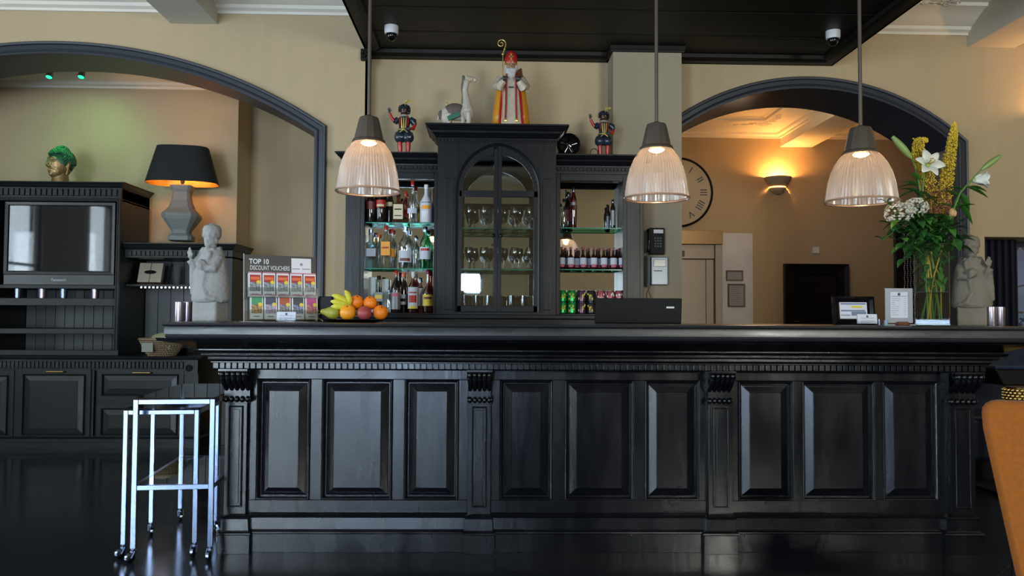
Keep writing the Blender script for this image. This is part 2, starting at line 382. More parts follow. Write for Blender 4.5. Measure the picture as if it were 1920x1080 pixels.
struct(MB().box(b2, b3, FY, WR, 3.565, ZC).build('beam_2', PLAIN, bevel=0.004))
# ---- black canopy over the bar (a dropped ceiling)
cz = 3.38; CY0 = 0.6
mb = MB()
mb.box(cvx0, cvx1, CY0, WL, cz+0.05, ZC-0.001)
mb.box(xcorner+0.001, cvx1, WL, WR, cz+0.05, ZC-0.001)
lip = [(0, cz), (-0.09, cz), (-0.10, cz+0.012), (-0.12, cz+0.02), (-0.13, cz+0.055), (0, cz+0.055)]
mb.sweep([(cvx0, WL-0.001), (cvx0, CY0), (cvx1, CY0), (cvx1, WR-0.001), (cx1+0.001, WR-0.001), (cx1+0.001, COL-0.001), (cx0-0.001, COL-0.001), (cx0-0.001, WR-0.001), (xcorner+0.001, WR-0.001), (xcorner+0.001, WL-0.001)], [(o*0.22, h) for o, h in lip], 'xy', True)
mb.sweep([(cvx0, WL-0.001), (cvx0, CY0), (cvx1, CY0), (cvx1, WR-0.001), (xcorner+0.001, WR-0.001)], lip, 'xy')
for i in range(1, 12):
    y = CY0+0.15+i*0.5; mb.box(cvx0+0.12, cvx1-0.12, y, y+0.006, cz+0.046, cz+0.051)
canopy = struct(mb.build('ceiling_canopy', CANOPY, bevel=0.003))
# carved rosette at the canopy's corner
mb = MB(); cxk, czk = at(684, 82, WL-0.03); mb.box(cxk-0.03, cxk+0.03, WL-0.05, WL-0.004, cz-0.09, cz+0.0)
for k in range(6): mb.ell((cxk+0.018*math.cos(k), WL-0.055, cz-0.045+0.018*math.sin(k)), 0.014, 8, 6)
struct(mb.build('trim_4', CANOPY, smooth=True))
# ---- alcove behind the left arch
A1, A2 = 8.0, 8.45; zal = az(165, A1, 100)
xa1 = ax(440, A1)
struct(MB().box(LX-0.1, xa1, A1, A1+0.5, 0, ZC-0.1).build('wall_alcove', WALL))
struct(MB().box(xa1-0.01, ax(700, A2), A2, A2+0.2, 0, ZC-0.1).build('wall_alcove_deep', WALL))
struct(MB().box(xcorner-0.12, xcorner+0.05, WL+0.45, A2+0.1, 0, ZC-0.1).build('wall_alcove_side', WALL))
struct(MB().box(LX-0.1, xcorner+0.1, WL+0.40, A2+0.2, zal+0.16, zal+0.26).build('ceiling_alcove', PLASTER))
mb = MB(); cornice(mb, [(LX, A1), (xa1, A1), (xa1, A2), (xcorner, A2)][::1], zal, 0.9)
struct(mb.build('trim_5', PLASTER, smooth=True, ang=35))
# ---- hall behind the right arch
zr = az(259, BK, 1400); HX0, HX1 = 1.25, 7.0
struct(MB().box(HX0-0.1, HX1+0.1, BK, BK+0.1, 0, 4.4).build('wall_hall', WALL))
struct(MB().box(HX0-0.12, HX0, WR+0.6, BK, 0, 4.4).build('wall_hall_left', WALL))
SL = [(4.28, WR+0.6), (6.95, BK), (7.1, BK), (4.43, WR+0.6)]
struct(MB().prism(SL, 0, 4.4, 'xy').build('wall_hall_right', WALL))
struct(MB().prism([(HX0-0.1, WR+0.55), (4.4, WR+0.55), (7.1, BK+0.1), (HX0-0.1, BK+0.1)], zr+0.22, zr+0.32, 'xy').build('ceiling_hall', PLASTER))
struct(MB().box(HX0, 4.28, WR+0.601, WR+0.62, ZC-0.05, 4.4).build('wall_hall_front', WALL))
q0, q1 = ax(1465, BK), ax(1525, BK); zb = az(276, BK, 1490)
struct(MB().box(q0, q1, WR+0.6, BK, zb, zr+0.25).build('beam_3', PLASTER, bevel=0.004))
mb = MB()
for pa in ([(HX0, BK), (q0, BK), (q0, WR+0.7)], [(q1, WR+0.7), (q1, BK), (HX1, BK)]): cornice(mb, pa, zr, 1.2)
ornament(mb, q0-0.30, BK-0.30, zr+0.13, 0.13, -1, -1)
struct(mb.build('trim_6', PLASTER, smooth=True, ang=35))
# inner moulding line of the coffer
mb = MB(); mb.sweep([(HX0+0.7, BK-0.95), (q0-0.62, BK-0.95), (q0-0.62, WR+0.8)], [(0, zr+0.19), (0.03, zr+0.19), (0.035, zr+0.225), (0, zr+0.225)], 'xy')
struct(mb.build('trim_7', PLASTER))
# navy curtained opening at the far right of the back wall
NAVY = mat('navy_panel', (0.002, 0.0035, 0.012), 0.6, spec=0.2, bump=0.1, bscale=8, stretch=(8, 1, 0.3))
o = MB()
xn = ax(1899, WR+0.3)
for i in range(7):
    a = gx0+(xn-gx0)*i/7; b = gx0+(xn-gx0)*(i+1)/7; o.lathe([((b-a)*0.55, 0.31), ((b-a)*0.55, gz1-0.003)], ((a+b)/2, WR+0.25, 0), 14)
tag(o.build('curtain', NAVY, smooth=True), 'dark navy curtain hanging beside the window right of the arch', 'curtain')
window(6, 'x', WR+0.42, gx0+0.01, RX-0.31, 0.3, gz1, 3, 1)
mb = MB(); rnd = random.Random(3)
for k in range(90):
    x = rnd.uniform(5.35, RX+0.6); z = rnd.uniform(0.2, 2.2); p = [(x, 8.0+rnd.uniform(-0.1, 0.1), z)]
    a = rnd.uniform(0, 2*PI)
    for j in range(6):
        a += rnd.uniform(-0.5, 0.5); q = p[-1]; p.append((q[0]+0.09*math.cos(a), q[1]+rnd.uniform(-0.03, 0.03), q[2]+0.09*math.sin(a)))
    mb.tube(p, [0.012-0.0015*j for j in range(7)], 5)
tag(mb.build('shrubbery', mat('branch', (0.01, 0.012, 0.012), 0.8)), 'dark tangled branches outside the far window', 'branches', kind='stuff')
struct(MB().box(5.45, RX+2.4, 8.9, 9.0, 0, 4.5).build('wall_outside', mat('outside_render', (0.25, 0.33, 0.5), 0.8, vary=0.5, vscale=3)))
# ------------------------------------------------------------------ the bar counter (frame turned by AL)
D0, DB = 4.03, 4.11                            # plinth front, body front
XL, XR = at(405, 1000, D0, AL)[0], at(1843, 1000, D0, AL)[0]
bl, br_ = XL+0.045, XR-0.045
BARC = (bl+br_)/2
bar = root('bar_counter', 'long black panelled bar counter with carved corbels and overhanging top', 'bar counter', (0, 0, 0), -AL)
BOFF = Vector((BARC, 4.4, 0)); bar.location = barpt(BARC, 4.4, 0); OFF[bar.name] = BOFF
SX0, SX1 = at(303, 615, 3.72, AL)[0], at(1950, 615, 3.72, AL)[0]
SY0, SY1 = 3.72, 4.60; ZT = 1.15
SP = [(0.0, ZT), (0.018, ZT-0.003), (0.022, ZT-0.012), (0.016, ZT-0.018), (0.010, ZT-0.020), (0.012, ZT-0.024), (0.012, ZT-0.056), (0.006, ZT-0.060), (0.010, ZT-0.066), (0.004, ZT-0.075), (0.0, ZT-0.075)]
mb = MB(); mb.box(SX0+0.02, SX1-0.02, SY0+0.02, SY1, ZT-0.075, ZT)
mb.sweep([(SX0+0.02, SY1), (SX0+0.02, SY0+0.02), (SX1-0.02, SY0+0.02), (SX1-0.02, SY1)], SP, 'xy')
mb.build('countertop', mat('counter_paint', (0.016, 0.017, 0.021), 0.33, bump=0.12, bscale=16, stretch=(0.25, 1, 1), rvar=0.1, vscale=12), bar, smooth=True, ang=35)
zb_ = lambda py, Y=DB, px=900: at(px, py, Y, AL)[1]
bpath = [(bl, 4.55), (bl, DB), (br_, DB), (br_, 4.55)]
zc1 = zb_(659, 3.97); zc0 = zb_(680, 4.02); zd0 = zb_(693, 4.04)
# hollow under the overhang
mb = MB(); mb.sweep(bpath, [(-0.05, ZT-0.076), (0.28, ZT-0.076), (0.275, ZT-0.09), (0.20, zc1+0.035), (0.13, zc1+0.005), (0.13, zc1-0.01), (-0.05, zc1-0.01)], 'xy')
mb.build('cove', PAINT, bar, smooth=True, ang=40)
h = zc1-zc0
mb = MB(); mb.sweep(bpath, [(0.0, zc1), (0.145, zc1), (0.150, zc1-h*0.10), (0.140, zc1-h*0.25), (0.120, zc1-h*0.32), (0.122, zc1-h*0.45), (0.112, zc1-h*0.58), (0.095, zc1-h*0.64), (0.097, zc1-h*0.8), (0.085, zc1-h), (0.085, zc0-0.004), (0.0, zc0-0.004)], 'xy')
mb.build('crown_moulding', PAINT, bar, smooth=True, ang=30)
mb = MB(); mb.sweep(bpath, [(0, zc0-0.004), (0.062, zc0-0.004), (0.062, zd0+0.002), (0.074, zd0), (0.070, zd0-0.006), (0.0, zd0-0.008)], 'xy')
n = 128; x0 = bl-0.075; x1 = br_+0.075
for i in range(n):
    a = x0+(x1-x0)*i/n; mb.box(a+0.002, a+(x1-x0)/n-0.0045, DB-0.080, DB-0.05, zd0+0.001, zc0-0.006)
for i in range(16):
    a = DB-0.075+i*0.03
    for X, s_ in ((bl-0.078, 1), (br_+0.078-0.02, 1)): mb.box(X, X+0.02, a, a+0.024, zd0+0.001, zc0-0.006)
mb.build('dentil_moulding', PAINT, bar, bevel=0.0015)
# carcass, stiles and rails
mb = MB(); mb.box(bl+0.002, br_-0.002, DB+0.022, 4.55, 0.0, zc1)
mb.build('carcass', PAINT, bar)
P_ = [(481, 582), (603, 736), (758, 860), (937, 1036), (1059, 1188), (1209, 1311), (1384, 1487), (1504, 1640), (1655, 1758)]
PX = [(at(a, 820, DB, AL)[0], at(b, 820, DB, AL)[0]) for a, b in P_]
pz1, pz0 = zb_(712), zb_(938); zpl = zb_(963)
mb = MB(); mb.box(bl, br_, DB, DB+0.03, pz1, zd0); mb.box(bl, br_, DB, DB+0.03, 0.05, pz0)
xs = [bl]+[v for p in PX for v in p]+[br_]
for i in range(0, len(xs), 2): mb.box(xs[i], xs[i+1], DB, DB+0.03, pz0, pz1)
mb.build('frame', PAINT, bar, bevel=0.002)
for a, b in PX: MB().raised(a, b, pz0, pz1, DB+0.002, 0.045, 0.022, 0.016).build('panel', PAINT, bar, bevel=0.001)
# plinth
PB = [(409, 466), (868, 926), (1322, 1384), (1775, 1843)]
zs = zb_(1000, D0)
PP = [(0.0, 0.0), (0.048, 0.0), (0.048, zs-0.012), (0.055, zs-0.008), (0.052, zs), (0.044, zs+0.004), (0.040, zs+0.01), (0.036, zpl-0.012), (0.042, zpl-0.006), (0.034, zpl), (0.0, zpl+0.006)]
mb = MB(); mb.sweep(bpath, PP, 'xy'); mb.build('plinth', PAINT, bar, bevel=0.001)
YPL = 4.08
PS = [(421, 462), (877, 920), (1329, 1374), (1783, 1828)]; CB = [(417, 468), (877, 922), (1328, 1373), (1782, 1834)]
for i in range(4):
    a, b = at(PS[i][0], 850, YPL, AL)[0], at(PS[i][1], 850, YPL, AL)[0]
    pa, pb = at(PB[i][0], 1000, 4.03, AL)[0], at(PB[i][1], 1000, 4.03, AL)[0]
    mb = MB(); mb.box(a, b, YPL, DB+0.001, zpl, zb_(755, YPL)); 
    c = (b-a)*0.24
    mb.sweep([(a+c, zb_(948, YPL)), (a+c, zb_(765, YPL)), (b-c, zb_(765, YPL)), (b-c, zb_(948, YPL))], [(0, YPL+.006), (0, YPL-.006), (-0.004, YPL-.010), (-0.008, YPL-.006), (-0.008, YPL+.006)], 'xz', True)
    mb.box(a+c+0.01, b-c-0.01, YPL-.004, YPL+.001, zb_(944, YPL), zb_(769, YPL))
    mb.box(a-0.004, b+0.004, YPL-.006, DB, zb_(758, YPL), zb_(753, YPL))
    mb.build('pilaster', PAINT, bar, bevel=0.0015)
    mb = MB(); mb.sweep([(pa+0.045, DB+0.02), (pa+0.045, DB-0.03), (pb-0.045, DB-0.03), (pb-0.045, DB+0.02)], [(o-0.0, z) for o, z in PP], 'xy')
    mb.build('pilaster_base', PAINT, bar, bevel=0.001)
    # corbel: five S-shaped scrolled ribs under a cap
    ca, cb = at(CB[i][0], 725, 4.05, AL)[0], at(CB[i][1], 725, 4.05, AL)[0]; zt_, zl = zd0-0.004, zb_(756, 4.07)
    mb = MB(); hh = zt_-zl; ribw = (cb-ca)/5
    mb.box(ca+0.004, cb-0.004, 4.07, DB+0.001, zl, zt_)
    for k in range(5):
        x = ca+ribw*(k+0.5); pts = []
        for t in range(19):
            u = t/18; y = 4.085-0.075*(1-u)**1.2-0.022*math.sin(u*2*PI)*0.9; pts.append((x, y, zt_-0.012-(hh-0.03)*u))
        mb.tube(pts, [ribw*0.50 if u < 15 else ribw*0.44 for u in range(19)], 8)
        mb.ell((x, 4.007, zt_-0.022), (ribw*0.56, 0.020, 0.020), 10, 8); mb.ell((x, 4.068, zl+0.016), (ribw*0.52, 0.017, 0.017), 10, 8)
    for s_ in (ca, cb):
        for (yy, zz, r_) in ((4.012, zt_-0.024, 0.022), (4.07, zl+0.016, 0.017)):
            pts = [(s_, yy+r_*(1-q/22)*math.cos(q*0.55), zz+r_*(1-q/22)*math.sin(q*0.55)) for q in range(20)]; mb.tube(pts, 0.003, 6)
    mb.box(ca-0.004, cb+0.004, 3.995, DB, zt_-0.006, zt_+0.004)
    mb.build('corbel', PAINT, bar, smooth=True, ang=50)

# ------------------------------------------------------------------ back bar
YC, YS, YB = 6.12, 6.27, 6.50                  # centre front, side fronts, backs
zcnt = az(590, YS, 900)                        # back counter top
def bzz(py, Y, px=900): return az(py, Y, px)
bbx0, bbx1 = ax(632, YS), ax(1222, YS)
rb = root('back_counter', 'low black back counter carrying the three display cabinets', 'back counter', ((bbx0+bbx1)/2, 6.3, 0), world=True)
mb = MB(); mb.box(bbx0, bbx1, 6.04, YB+0.005, zcnt-0.03, zcnt); mb.box(bbx0+0.02, bbx1-0.02, 6.09, YB+0.005, zcnt-0.09, zcnt-0.03)
mb.build('worktop', PAINTB, rb, bevel=0.004)
mb = MB(); mb.box(bbx0+0.04, bbx1-0.04, 6.12, YB, 0, zcnt-0.09)
for i in range(5):
    a = bbx0+0.08+i*(bbx1-bbx0-0.16)/5; mb.raised(a, a+(bbx1-bbx0-0.16)/5-0.05, 0.15, zcnt-0.2, 6.11, 0.04, 0.01)
mb.build('front', PAINTB, rb, bevel=0.002)
CC = [(0.0, 0.0), (0.004, 0.0), (0.006, 0.012), (0.022, 0.02), (0.03, 0.034), (0.05, 0.05), (0.056, 0.066), (0.075, 0.08), (0.085, 0.098), (0.10, 0.104), (0.10, 0.118), (0.0, 0.118)]
def crown(mb, path, z0, k, dent=0.0):
    mb.sweep(path, [(o*k, z0+h*k) for o, h in CC], 'xy')
def dentils(mb, x0, x1, y, z0, z1, p, d=0.012):
    n = max(1, int((x1-x0)/p)); p = (x1-x0)/n
    for i in range(n): mb.box(x0+p*i+p*0.12, x0+p*i+p*0.88, y-d, y+0.002, z0, z1)
def side_unit(name, label, px0, px1, ox0, ox1, shelves, mirror_lbl=None):
    x0, x1, o0, o1 = ax(px0, YS), ax(px1, YS), ax(ox0, YS), ax(ox1, YS)
    zt = bzz(311, YS); ztop = bzz(286, YS-0.08); zo = bzz(337, YS)
    r = root(name, label, 'display cabinet', ((x0+x1)/2, (YS+YB)/2, zcnt), world=True)
    mb = MB()
    mb.box(x0, o0, YS, YB, zcnt, zt); mb.box(o1, x1, YS, YB, zcnt, zt); mb.box(o0, o1, YS, YS+0.03, zo, zt); mb.box(o0, o1, YS+0.03, YB, zt-0.03, zt)
    mb.box(o0, o1, YS+0.005, YB, zcnt, zcnt+0.012)
    for a, b in ((x0, o0), (o1, x1)):
        if b-a > 0.05: mb.box(a+0.03, b-0.03, YS-0.006, YS+0.001, zcnt+0.08, zo)
    mb.build('body', PAINTB, r, bevel=0.003)
    mb = MB(); k = (ztop-zt)/0.118
    crown(mb, [(x0, YB), (x0, YS), (x1, YS)] if px0 < 900 else [(x0, YS), (x1, YS), (x1, YB)], zt, k); mb.box(x0, x1, YS, YB, ztop-0.01, ztop)
    mb.build('cornice', PAINTB, r, smooth=True, ang=30)
    mb = MB(); mb.box(x0-0.003, x1+0.003, YS-0.008, YS, bzz(325, YS), bzz(311, YS)); dentils(mb, x0, x1, YS-0.008, bzz(319, YS), bzz(313, YS), 0.03)
    mb.build('dentil_moulding', PAINTB, r, bevel=0.002)
    MB().box(o0-0.02, o1+0.02, YB-0.012, YB-0.004, zcnt, zo+0.02).build('mirror', MIRROR, r)
    for z in shelves:
        mb = MB(); mb.box(o0+0.001, o1-0.001, YS+0.035, YB-0.014, z-0.008, z); q = mb.build('glass_shelf', SHELF, r)
        MB().box(o0+0.001, o1-0.001, YS+0.0335, YS+0.0348, z-0.008, z).build('shelf_edge', EDGE, r)
    return r, o0, o1
YSH = YS+0.04
sl = [bzz(417, YSH, 745), bzz(503, YSH, 745)]
unitL, lo0, lo1 = side_unit('bottle_cabinet', 'black mirrored cabinet of spirit bottles under the first pendant lamp', 645, 818, 681, 812, sl)
sr = [bzz(427, YSH, 1110), bzz(505, YSH, 1110)]
unitR, ro0, ro1 = side_unit('bottle_cabinet', 'black mirrored cabinet holding mixer bottles and drink cans', 1042, 1207, 1050, 1168, sr)
# ---- centre cabinet with pointed-arch doors
x0, x1 = ax(818, YC), ax(1042, YC); xm = ax(932, YC)
zt = bzz(262, YC); ztop = bzz(231, YC-0.09)
rc = root('glass_cabinet', 'tall black cabinet with pointed-arch glazed doors full of glassware', 'cabinet', ((x0+x1)/2, 6.3, zcnt), world=True)
dx0, dx1 = ax(856, YC), ax(1008, YC); zsp = bzz(358, YC); zap = bzz(272, YC)
def lancet(xa, xb, zs_, za, z0, n=14):
    """left foot, up, round the pointed arch, down to the right foot"""
    hw = (xb-xa)/2; hgt = za-zs_; R = (hw*hw+hgt*hgt)/(2*hw); xc = (xa+xb)/2; pts = [(xa, z0)]
    a1 = math.atan2(hgt, R-hw)
    for i in range(n+1):
        a = a1*i/n; pts.append((xa+R-R*math.cos(a), zs_+R*math.sin(a)))
    right = [(2*xc-x, z) for x, z in pts[::-1]]
    return pts+right[1:]
LA = lancet(dx0, dx1, zsp, zap, zcnt+0.02)
mb = MB()
arcL = [p for p in LA if p[1] >= zsp-1e-6]
mb.box(x0, dx0, YC, YC+0.03, zcnt, zt); mb.box(dx1, x1, YC, YC+0.03, zcnt, zt); mb.box(dx0, dx1, YC, YC+0.03, zcnt, zcnt+0.02)
for (a, za), (b, zb2) in zip(arcL[:-1], arcL[1:]): mb.prism([(a, za), (b, zb2), (b, zt), (a, zt)], YC, YC+0.03)
mb.box(x0, x0+0.02, YC+0.03, YB, zcnt, zt); mb.box(x1-0.02, x1, YC+0.03, YB, zcnt, zt); mb.box(x0, x1, YC+0.03, YB, zt-0.02, zt)
for a, b in ((833, 846), (1018, 1031)):
    a, b = ax(a, YC), ax(b, YC); mb.sweep([(a, bzz(580, YC)), (a, bzz(335, YC)), (b, bzz(335, YC)), (b, bzz(580, YC))], [(0, YC+0.002), (0, YC-0.005), (-0.004, YC-0.006), (-0.006, YC+0.002)], 'xz', True)
mb.build('body', PAINTB, rc, bevel=0.002)
mb = MB(); mb.sweep(LA, [(0.004, YC+0.004), (0.004, YC-0.012), (-0.010, YC-0.020), (-0.018, YC-0.012), (-0.026, YC-0.012), (-0.030, YC+0.004)], 'xz')
mb.build('arch_moulding', PAINTB, rc, smooth=True, ang=30)
mb = MB(); k = (ztop-zt)/0.118
crown(mb, [(x0, YB), (x0, YC), (x1, YC), (x1, YB)], zt, k*1.0); mb.box(x0, x1, YC, YB, ztop-0.01, ztop)
mb.build('cornice', PAINTB, rc, smooth=True, ang=30)
mb = MB(); mb.box(x0-0.004, x1+0.004, YC-0.01, YC, bzz(268, YC), bzz(260, YC))
n = 34
for i in range(n): mb.ell((x0+(x1-x0)*(i+0.5)/n, YC-0.012, bzz(264, YC)), (0.012, 0.007, 0.009), 8, 6)
mb.build('bead_moulding', PAINTB, rc, smooth=True)
MB().box(x0+0.02, x1-0.02, YB-0.012, YB-0.004, zcnt, zt-0.02).build('mirror', MIRROR, rc)
for side in (0, 1):
    a, b = (dx0+0.003, xm-0.001) if side == 0 else (xm+0.001, dx1-0.003)
    st = 0.033; ctr = 0.055
    za0 = zcnt+0.022; zm0, zm1 = bzz(369, YC), bzz(357, YC)
    outer = [p for p in lancet(dx0+0.003, dx1-0.003, zsp, zap-0.004, za0)]
    inner = lancet(dx0+st, dx1-st, zsp, zap-0.075, za0)
    half = lambda pts: [p for p in pts if (p[0] <= xm+1e-6 if side == 0 else p[0] >= xm-1e-6)]
    yd0, yd1 = YC-0.006, YC+0.020
    mb = MB()
    # frame: outer stile and bow between the outer and inner curve
    oi, ii = half(outer), half(inner)
    n_ = min(len(oi), len(ii)); 
    if side == 1: oi, ii = oi[::-1], ii[::-1]
    for k2 in range(n_-1): mb.prism([oi[k2], oi[k2+1], ii[k2+1], ii[k2]], yd0, yd1)
    ca, cb = (xm-ctr*0.5-0.002, xm-0.001) if side == 0 else (xm+0.001, xm+ctr*0.5+0.002)
    mb.box(ca, cb, yd0-0.004, yd1, za0, zap-0.03)
    mb.box(a, b, yd0, yd1, za0, za0+0.045); mb.box(a+0.01, b, yd0, yd1, zm0, zm1)
    d = mb.build('door', PAINTB, rc, bevel=0.0015)
    ga, gb = (a+0.02, ca+0.004) if side == 0 else (cb-0.004, b-0.02)
    mb = MB(); mb.box(ga, gb, YC+0.006, YC+0.009, za0+0.03, zm1-0.005)
    pts = [p for p in ii if p[1] > zm1]; pts += [(xm, zm1), ]
    mb.prism([(xm, zm1)]+[(ii[0][0], zm1)]+[p for p in ii if p[1] > zm1+0.002], YC+0.006, YC+0.009)
    g = MB(); g.merge(mb); gg = g.build('pane', GLASS, d)
    kx = ax(924 if side == 0 else 938, YC); kz = bzz(442, YC)
    MB().lathe([(0.004, 0), (0.004, 0.012), (0.011, 0.018), (0.013, 0.024), (0.008, 0.03), (0, 0.031)], (0, 0, 0), 14).xf(Matrix.Translation((kx, yd0-0.003, kz)) @ Matrix.Rotation(PI/2, 4, 'X')).build('knob', BLACKG, d, smooth=True)
YG = 6.17
gz = [bzz(427, YG, 932), bzz(504, YG, 932)]
for z in gz:
    MB().box(x0+0.022, x1-0.022, YG, YB-0.014, z-0.010, z).build('glass_shelf', SHELF, rc)
    MB().box(x0+0.022, x1-0.022, YG-0.002, YG-0.0005, z-0.010, z).build('shelf_edge', EDGE, rc)
MB().box(x0+0.02, x1-0.02, YC+0.03, YB-0.012, zcnt+0.001, zcnt+0.02).build('floor_board', PAINTB, rc)
# ---- stemware and tumblers in the centre cabinet
def wine_glass(label, H_=0.17, R_=0.036):
    r = root('wine_glass', label, 'wine glass', (0, 0, 0))
    SG = glass('stemware_glass', (0.92, 0.95, 0.95), 0.34, 0.04)
    MB().lathe([(0.032, 0.0), (0.030, 0.003), (0.006, 0.006), (0.004, 0.02), (0.004, H_*0.48), (0.010, H_*0.52)], n=16).build('stem', SG, r, smooth=True)
    MB().lathe([(0.006, H_*0.50), (R_*0.75, H_*0.58), (R_, H_*0.72), (R_*0.95, H_*0.88), (R_*0.82, H_), (R_*0.78, H_), (R_*0.9, H_*0.88), (R_*0.94, H_*0.72), (R_*0.7, H_*0.60)], n=16, cap=False).build('bowl', SG, r, smooth=True)
    return r
wg = None
for si, z in enumerate(gz):
    for row, (Y, n) in enumerate(((6.225, 6), (6.31, 6), (6.40, 6))):
        for i in range(n):
            X = x0+0.10+(x1-x0-0.20)*(i+(0.5 if row % 2 else 0.2))/n; lab = 'stemmed wine glass on the %s shelf, %s row, %s from the left cabinet side' % ('upper' if si == 0 else 'lower', ('front', 'middle', 'back')[row], ('first', 'second', 'third', 'fourth', 'fifth', 'sixth')[i])
            g = 'stemmed glasses on the %s shelf of the glazed cabinet' % ('upper', 'lower')[si]
            if wg is None: wg = wine_glass(lab); wg.location = (X, Y, z); wg['group'] = g
            else: dup(wg, (X, Y, z), 0, lab, g)
tg = None
for row, Y in enumerate((6.24, 6.34, 6.42)):
    for i in range(8):
        X = x0+0.09+(x1-x0-0.18)*(i+0.3+0.3*(row % 2))/8
        if tg is None:
            tg = MB().lathe([(0.024, 0), (0.029, 0.13), (0.027, 0.13), (0.0225, 0.008), (0, 0.008)], n=14).build('tumbler', glass('stemware_glass'), smooth=True)
            tag(tg, 'tall clear tumbler on the cabinet floor, front row, first from the left side', 'glass', 'tumblers at the bottom of the glazed cabinet'); tg.location = (X, Y, zcnt+0.02)
        else:
            c = tg.copy(); col.objects.link(c); c.location = (X, Y, zcnt+0.02); c['label'] = 'tall clear tumbler on the cabinet floor, %s row, %s from the left side' % (('front', 'middle', 'back')[row], ('first', 'second', 'third', 'fourth', 'fifth', 'sixth', 'seventh', 'eighth')[i])
# ---- bottles
def gl(name, c, a=0.5, g=0.15):
    return glass('bg_'+name, c, g)
GM = {'clear': gl('clear', (0.86, 0.92, 0.93)), 'blue': gl('blue', (0.55, 0.72, 0.80)), 'green': gl('green', (0.35, 0.80, 0.60)), 'amber': gl('amber', (0.65, 0.22, 0.04)),
      'dark': mat('bottle_dark', (0.012, 0.008, 0.006), 0.06, coat=0.5), 'cola': mat('bottle_cola', (0.030, 0.008, 0.006), 0.06), 'white': mat('bottle_white', (0.62, 0.62, 0.68), 0.3),
      'silver': mat('carton_silver', (0.42, 0.47, 0.46), 0.4, 0.2), 'pink': gl('pink', (0.85, 0.55, 0.55)), 'brandy': gl('brandy', (0.55, 0.14, 0.02)), 'yellow': gl('yellow', (0.80, 0.65, 0.10))}
CAPM = {'red': RED, 'black': BLACK, 'gold': GOLD, 'silver': CHROME, 'white': WHITE, 'orange': mat('cap_orange', (0.75, 0.12, 0.02), 0.35), 'wine': mat('cap_wine', (0.20, 0.01, 0.03), 0.35)}
LM = {'white': PAPER, 'cream': mat('label_cream', (0.62, 0.55, 0.36), 0.5), 'orange': mat('label_orange', (0.80, 0.33, 0.01), 0.45), 'black': BLACK, 'redl': mat('label_red', (0.42, 0.015, 0.012), 0.45),
      'grey': mat('label_grey', (0.18, 0.19, 0.21), 0.4, 0.5), 'yellow': mat('label_yellow', (0.7, 0.55, 0.06), 0.5), 'maroon': mat('label_maroon', (0.12, 0.01, 0.012), 0.4), 'pinkl': mat('label_pink', (0.45, 0.10, 0.15), 0.5)}
def bottle(label, w_, h_, g, cap, lab=None, shape='round', lz=(0.12, 0.42), neck=0.16, sh=0.62, extra=None, cat='bottle', name='bottle', liquid=None):
    r = root(name, label, cat, (0, 0, 0)); R = w_/2; n = R*neck*2
    body = MB(); nr = max(0.009, R*0.30)
    if shape == 'square':
        body.prism([(-R, 0), (R, 0), (R, h_*sh*0.94), (R*0.85, h_*sh), (nr, h_*(sh+0.06)), (nr, h_*0.9), (-nr, h_*0.9), (-nr, h_*(sh+0.06)), (-R*0.85, h_*sh), (-R, h_*sh*0.94)], -R*0.62, R*0.62)
        ob = body.build('body', GM[g], r, bevel=0.004)
    elif shape == 'carton':
        body.box(-R, R, -R*0.8, R*0.8, 0, h_); ob = body.build('body', GM[g], r, bevel=0.002)
    else:
        prof = [(R*0.9, 0), (R, 0.008), (R, h_*sh*0.92), (R*0.93, h_*sh), (R*0.62, h_*(sh+0.09)), (nr*1.15, h_*(sh+0.17)), (nr, h_*(sh+0.22)), (nr, h_*0.93)]
        ob = body.lathe(prof, n=20).build('body', GM[g], r, smooth=True, ang=60)
    if liquid:
        MB().lathe([(R*0.9, 0.008), (R*0.94, 0.012), (R*0.94, h_*sh*0.6), (0, h_*sh*0.6)], n=16).build('liquid', GM[liquid], r, smooth=True)
    if shape != 'carton' and cap:
        MB().lathe([(nr*1.15, h_*0.885), (nr*1.2, h_*0.90), (nr*1.2, h_*0.99), (nr, h_)], n=14).build('cap', CAPM[cap], r, smooth=True)
    if lab:
        z0_, z1_ = lz[0]*h_, lz[1]*h_
        def patch(a0, a1, za, zb3, m, rr, nm='label'):
            q = MB()
            if shape == 'round':
                N = 8; vs = []; fs = []
                for j, z in enumerate((za, zb3)):
                    for i in range(N+1):
                        an = -PI/2+(a0+(a1-a0)*i/N); vs.append((rr*math.cos(an), rr*math.sin(an), z))
                for i in range(N): fs.append((i, i+1, N+2+i, N+1+i))
                q.add(vs, fs)
            else:
                yy = -(R*0.62 if shape == 'square' else R*0.8)-(rr-R)*0.7-0.0004; q.box(R*math.sin(a0)*0.9, R*math.sin(a1)*0.9, yy, yy+0.0008, za, zb3)
            return q.build(nm, m, r, smooth=True)
        patch(-1.1, 1.1, z0_, z1_, LM[lab], R+0.0008)
        if extra:
            for (u0, u1, m_) in extra: patch(-0.75, 0.75, z0_+(z1_-z0_)*u0, z0_+(z1_-z0_)*u1, LM[m_], R+0.0018, 'label_band')
    return r
def put(r, px, z, Y): r.location = (ax(px, Y, 0, 500), Y, z); return r
YF, YR = 6.345, 6.425
def hpx(pt, pb, Y): return bzz(pt, Y)-bzz(pb, Y)
T0, T1, T2 = sl[0], sl[1], zcnt+0.012
def bt(px, wpx, tpy, bpy, Y, z, *a, **k):
    k.setdefault('group', None); g = k.pop('group'); lb = a[0]
    r = bottle(lb, ms(wpx, Y), hpx(tpy, bpy, Y), *a[1:], **k); put(r, px, z, Y)
    if g: r['group'] = g
    return r
GT, GMd, GB = 'spirit bottles on the top shelf of the left cabinet', 'spirit bottles on the middle shelf of the left cabinet', 'spirit bottles on the bottom of the left cabinet'
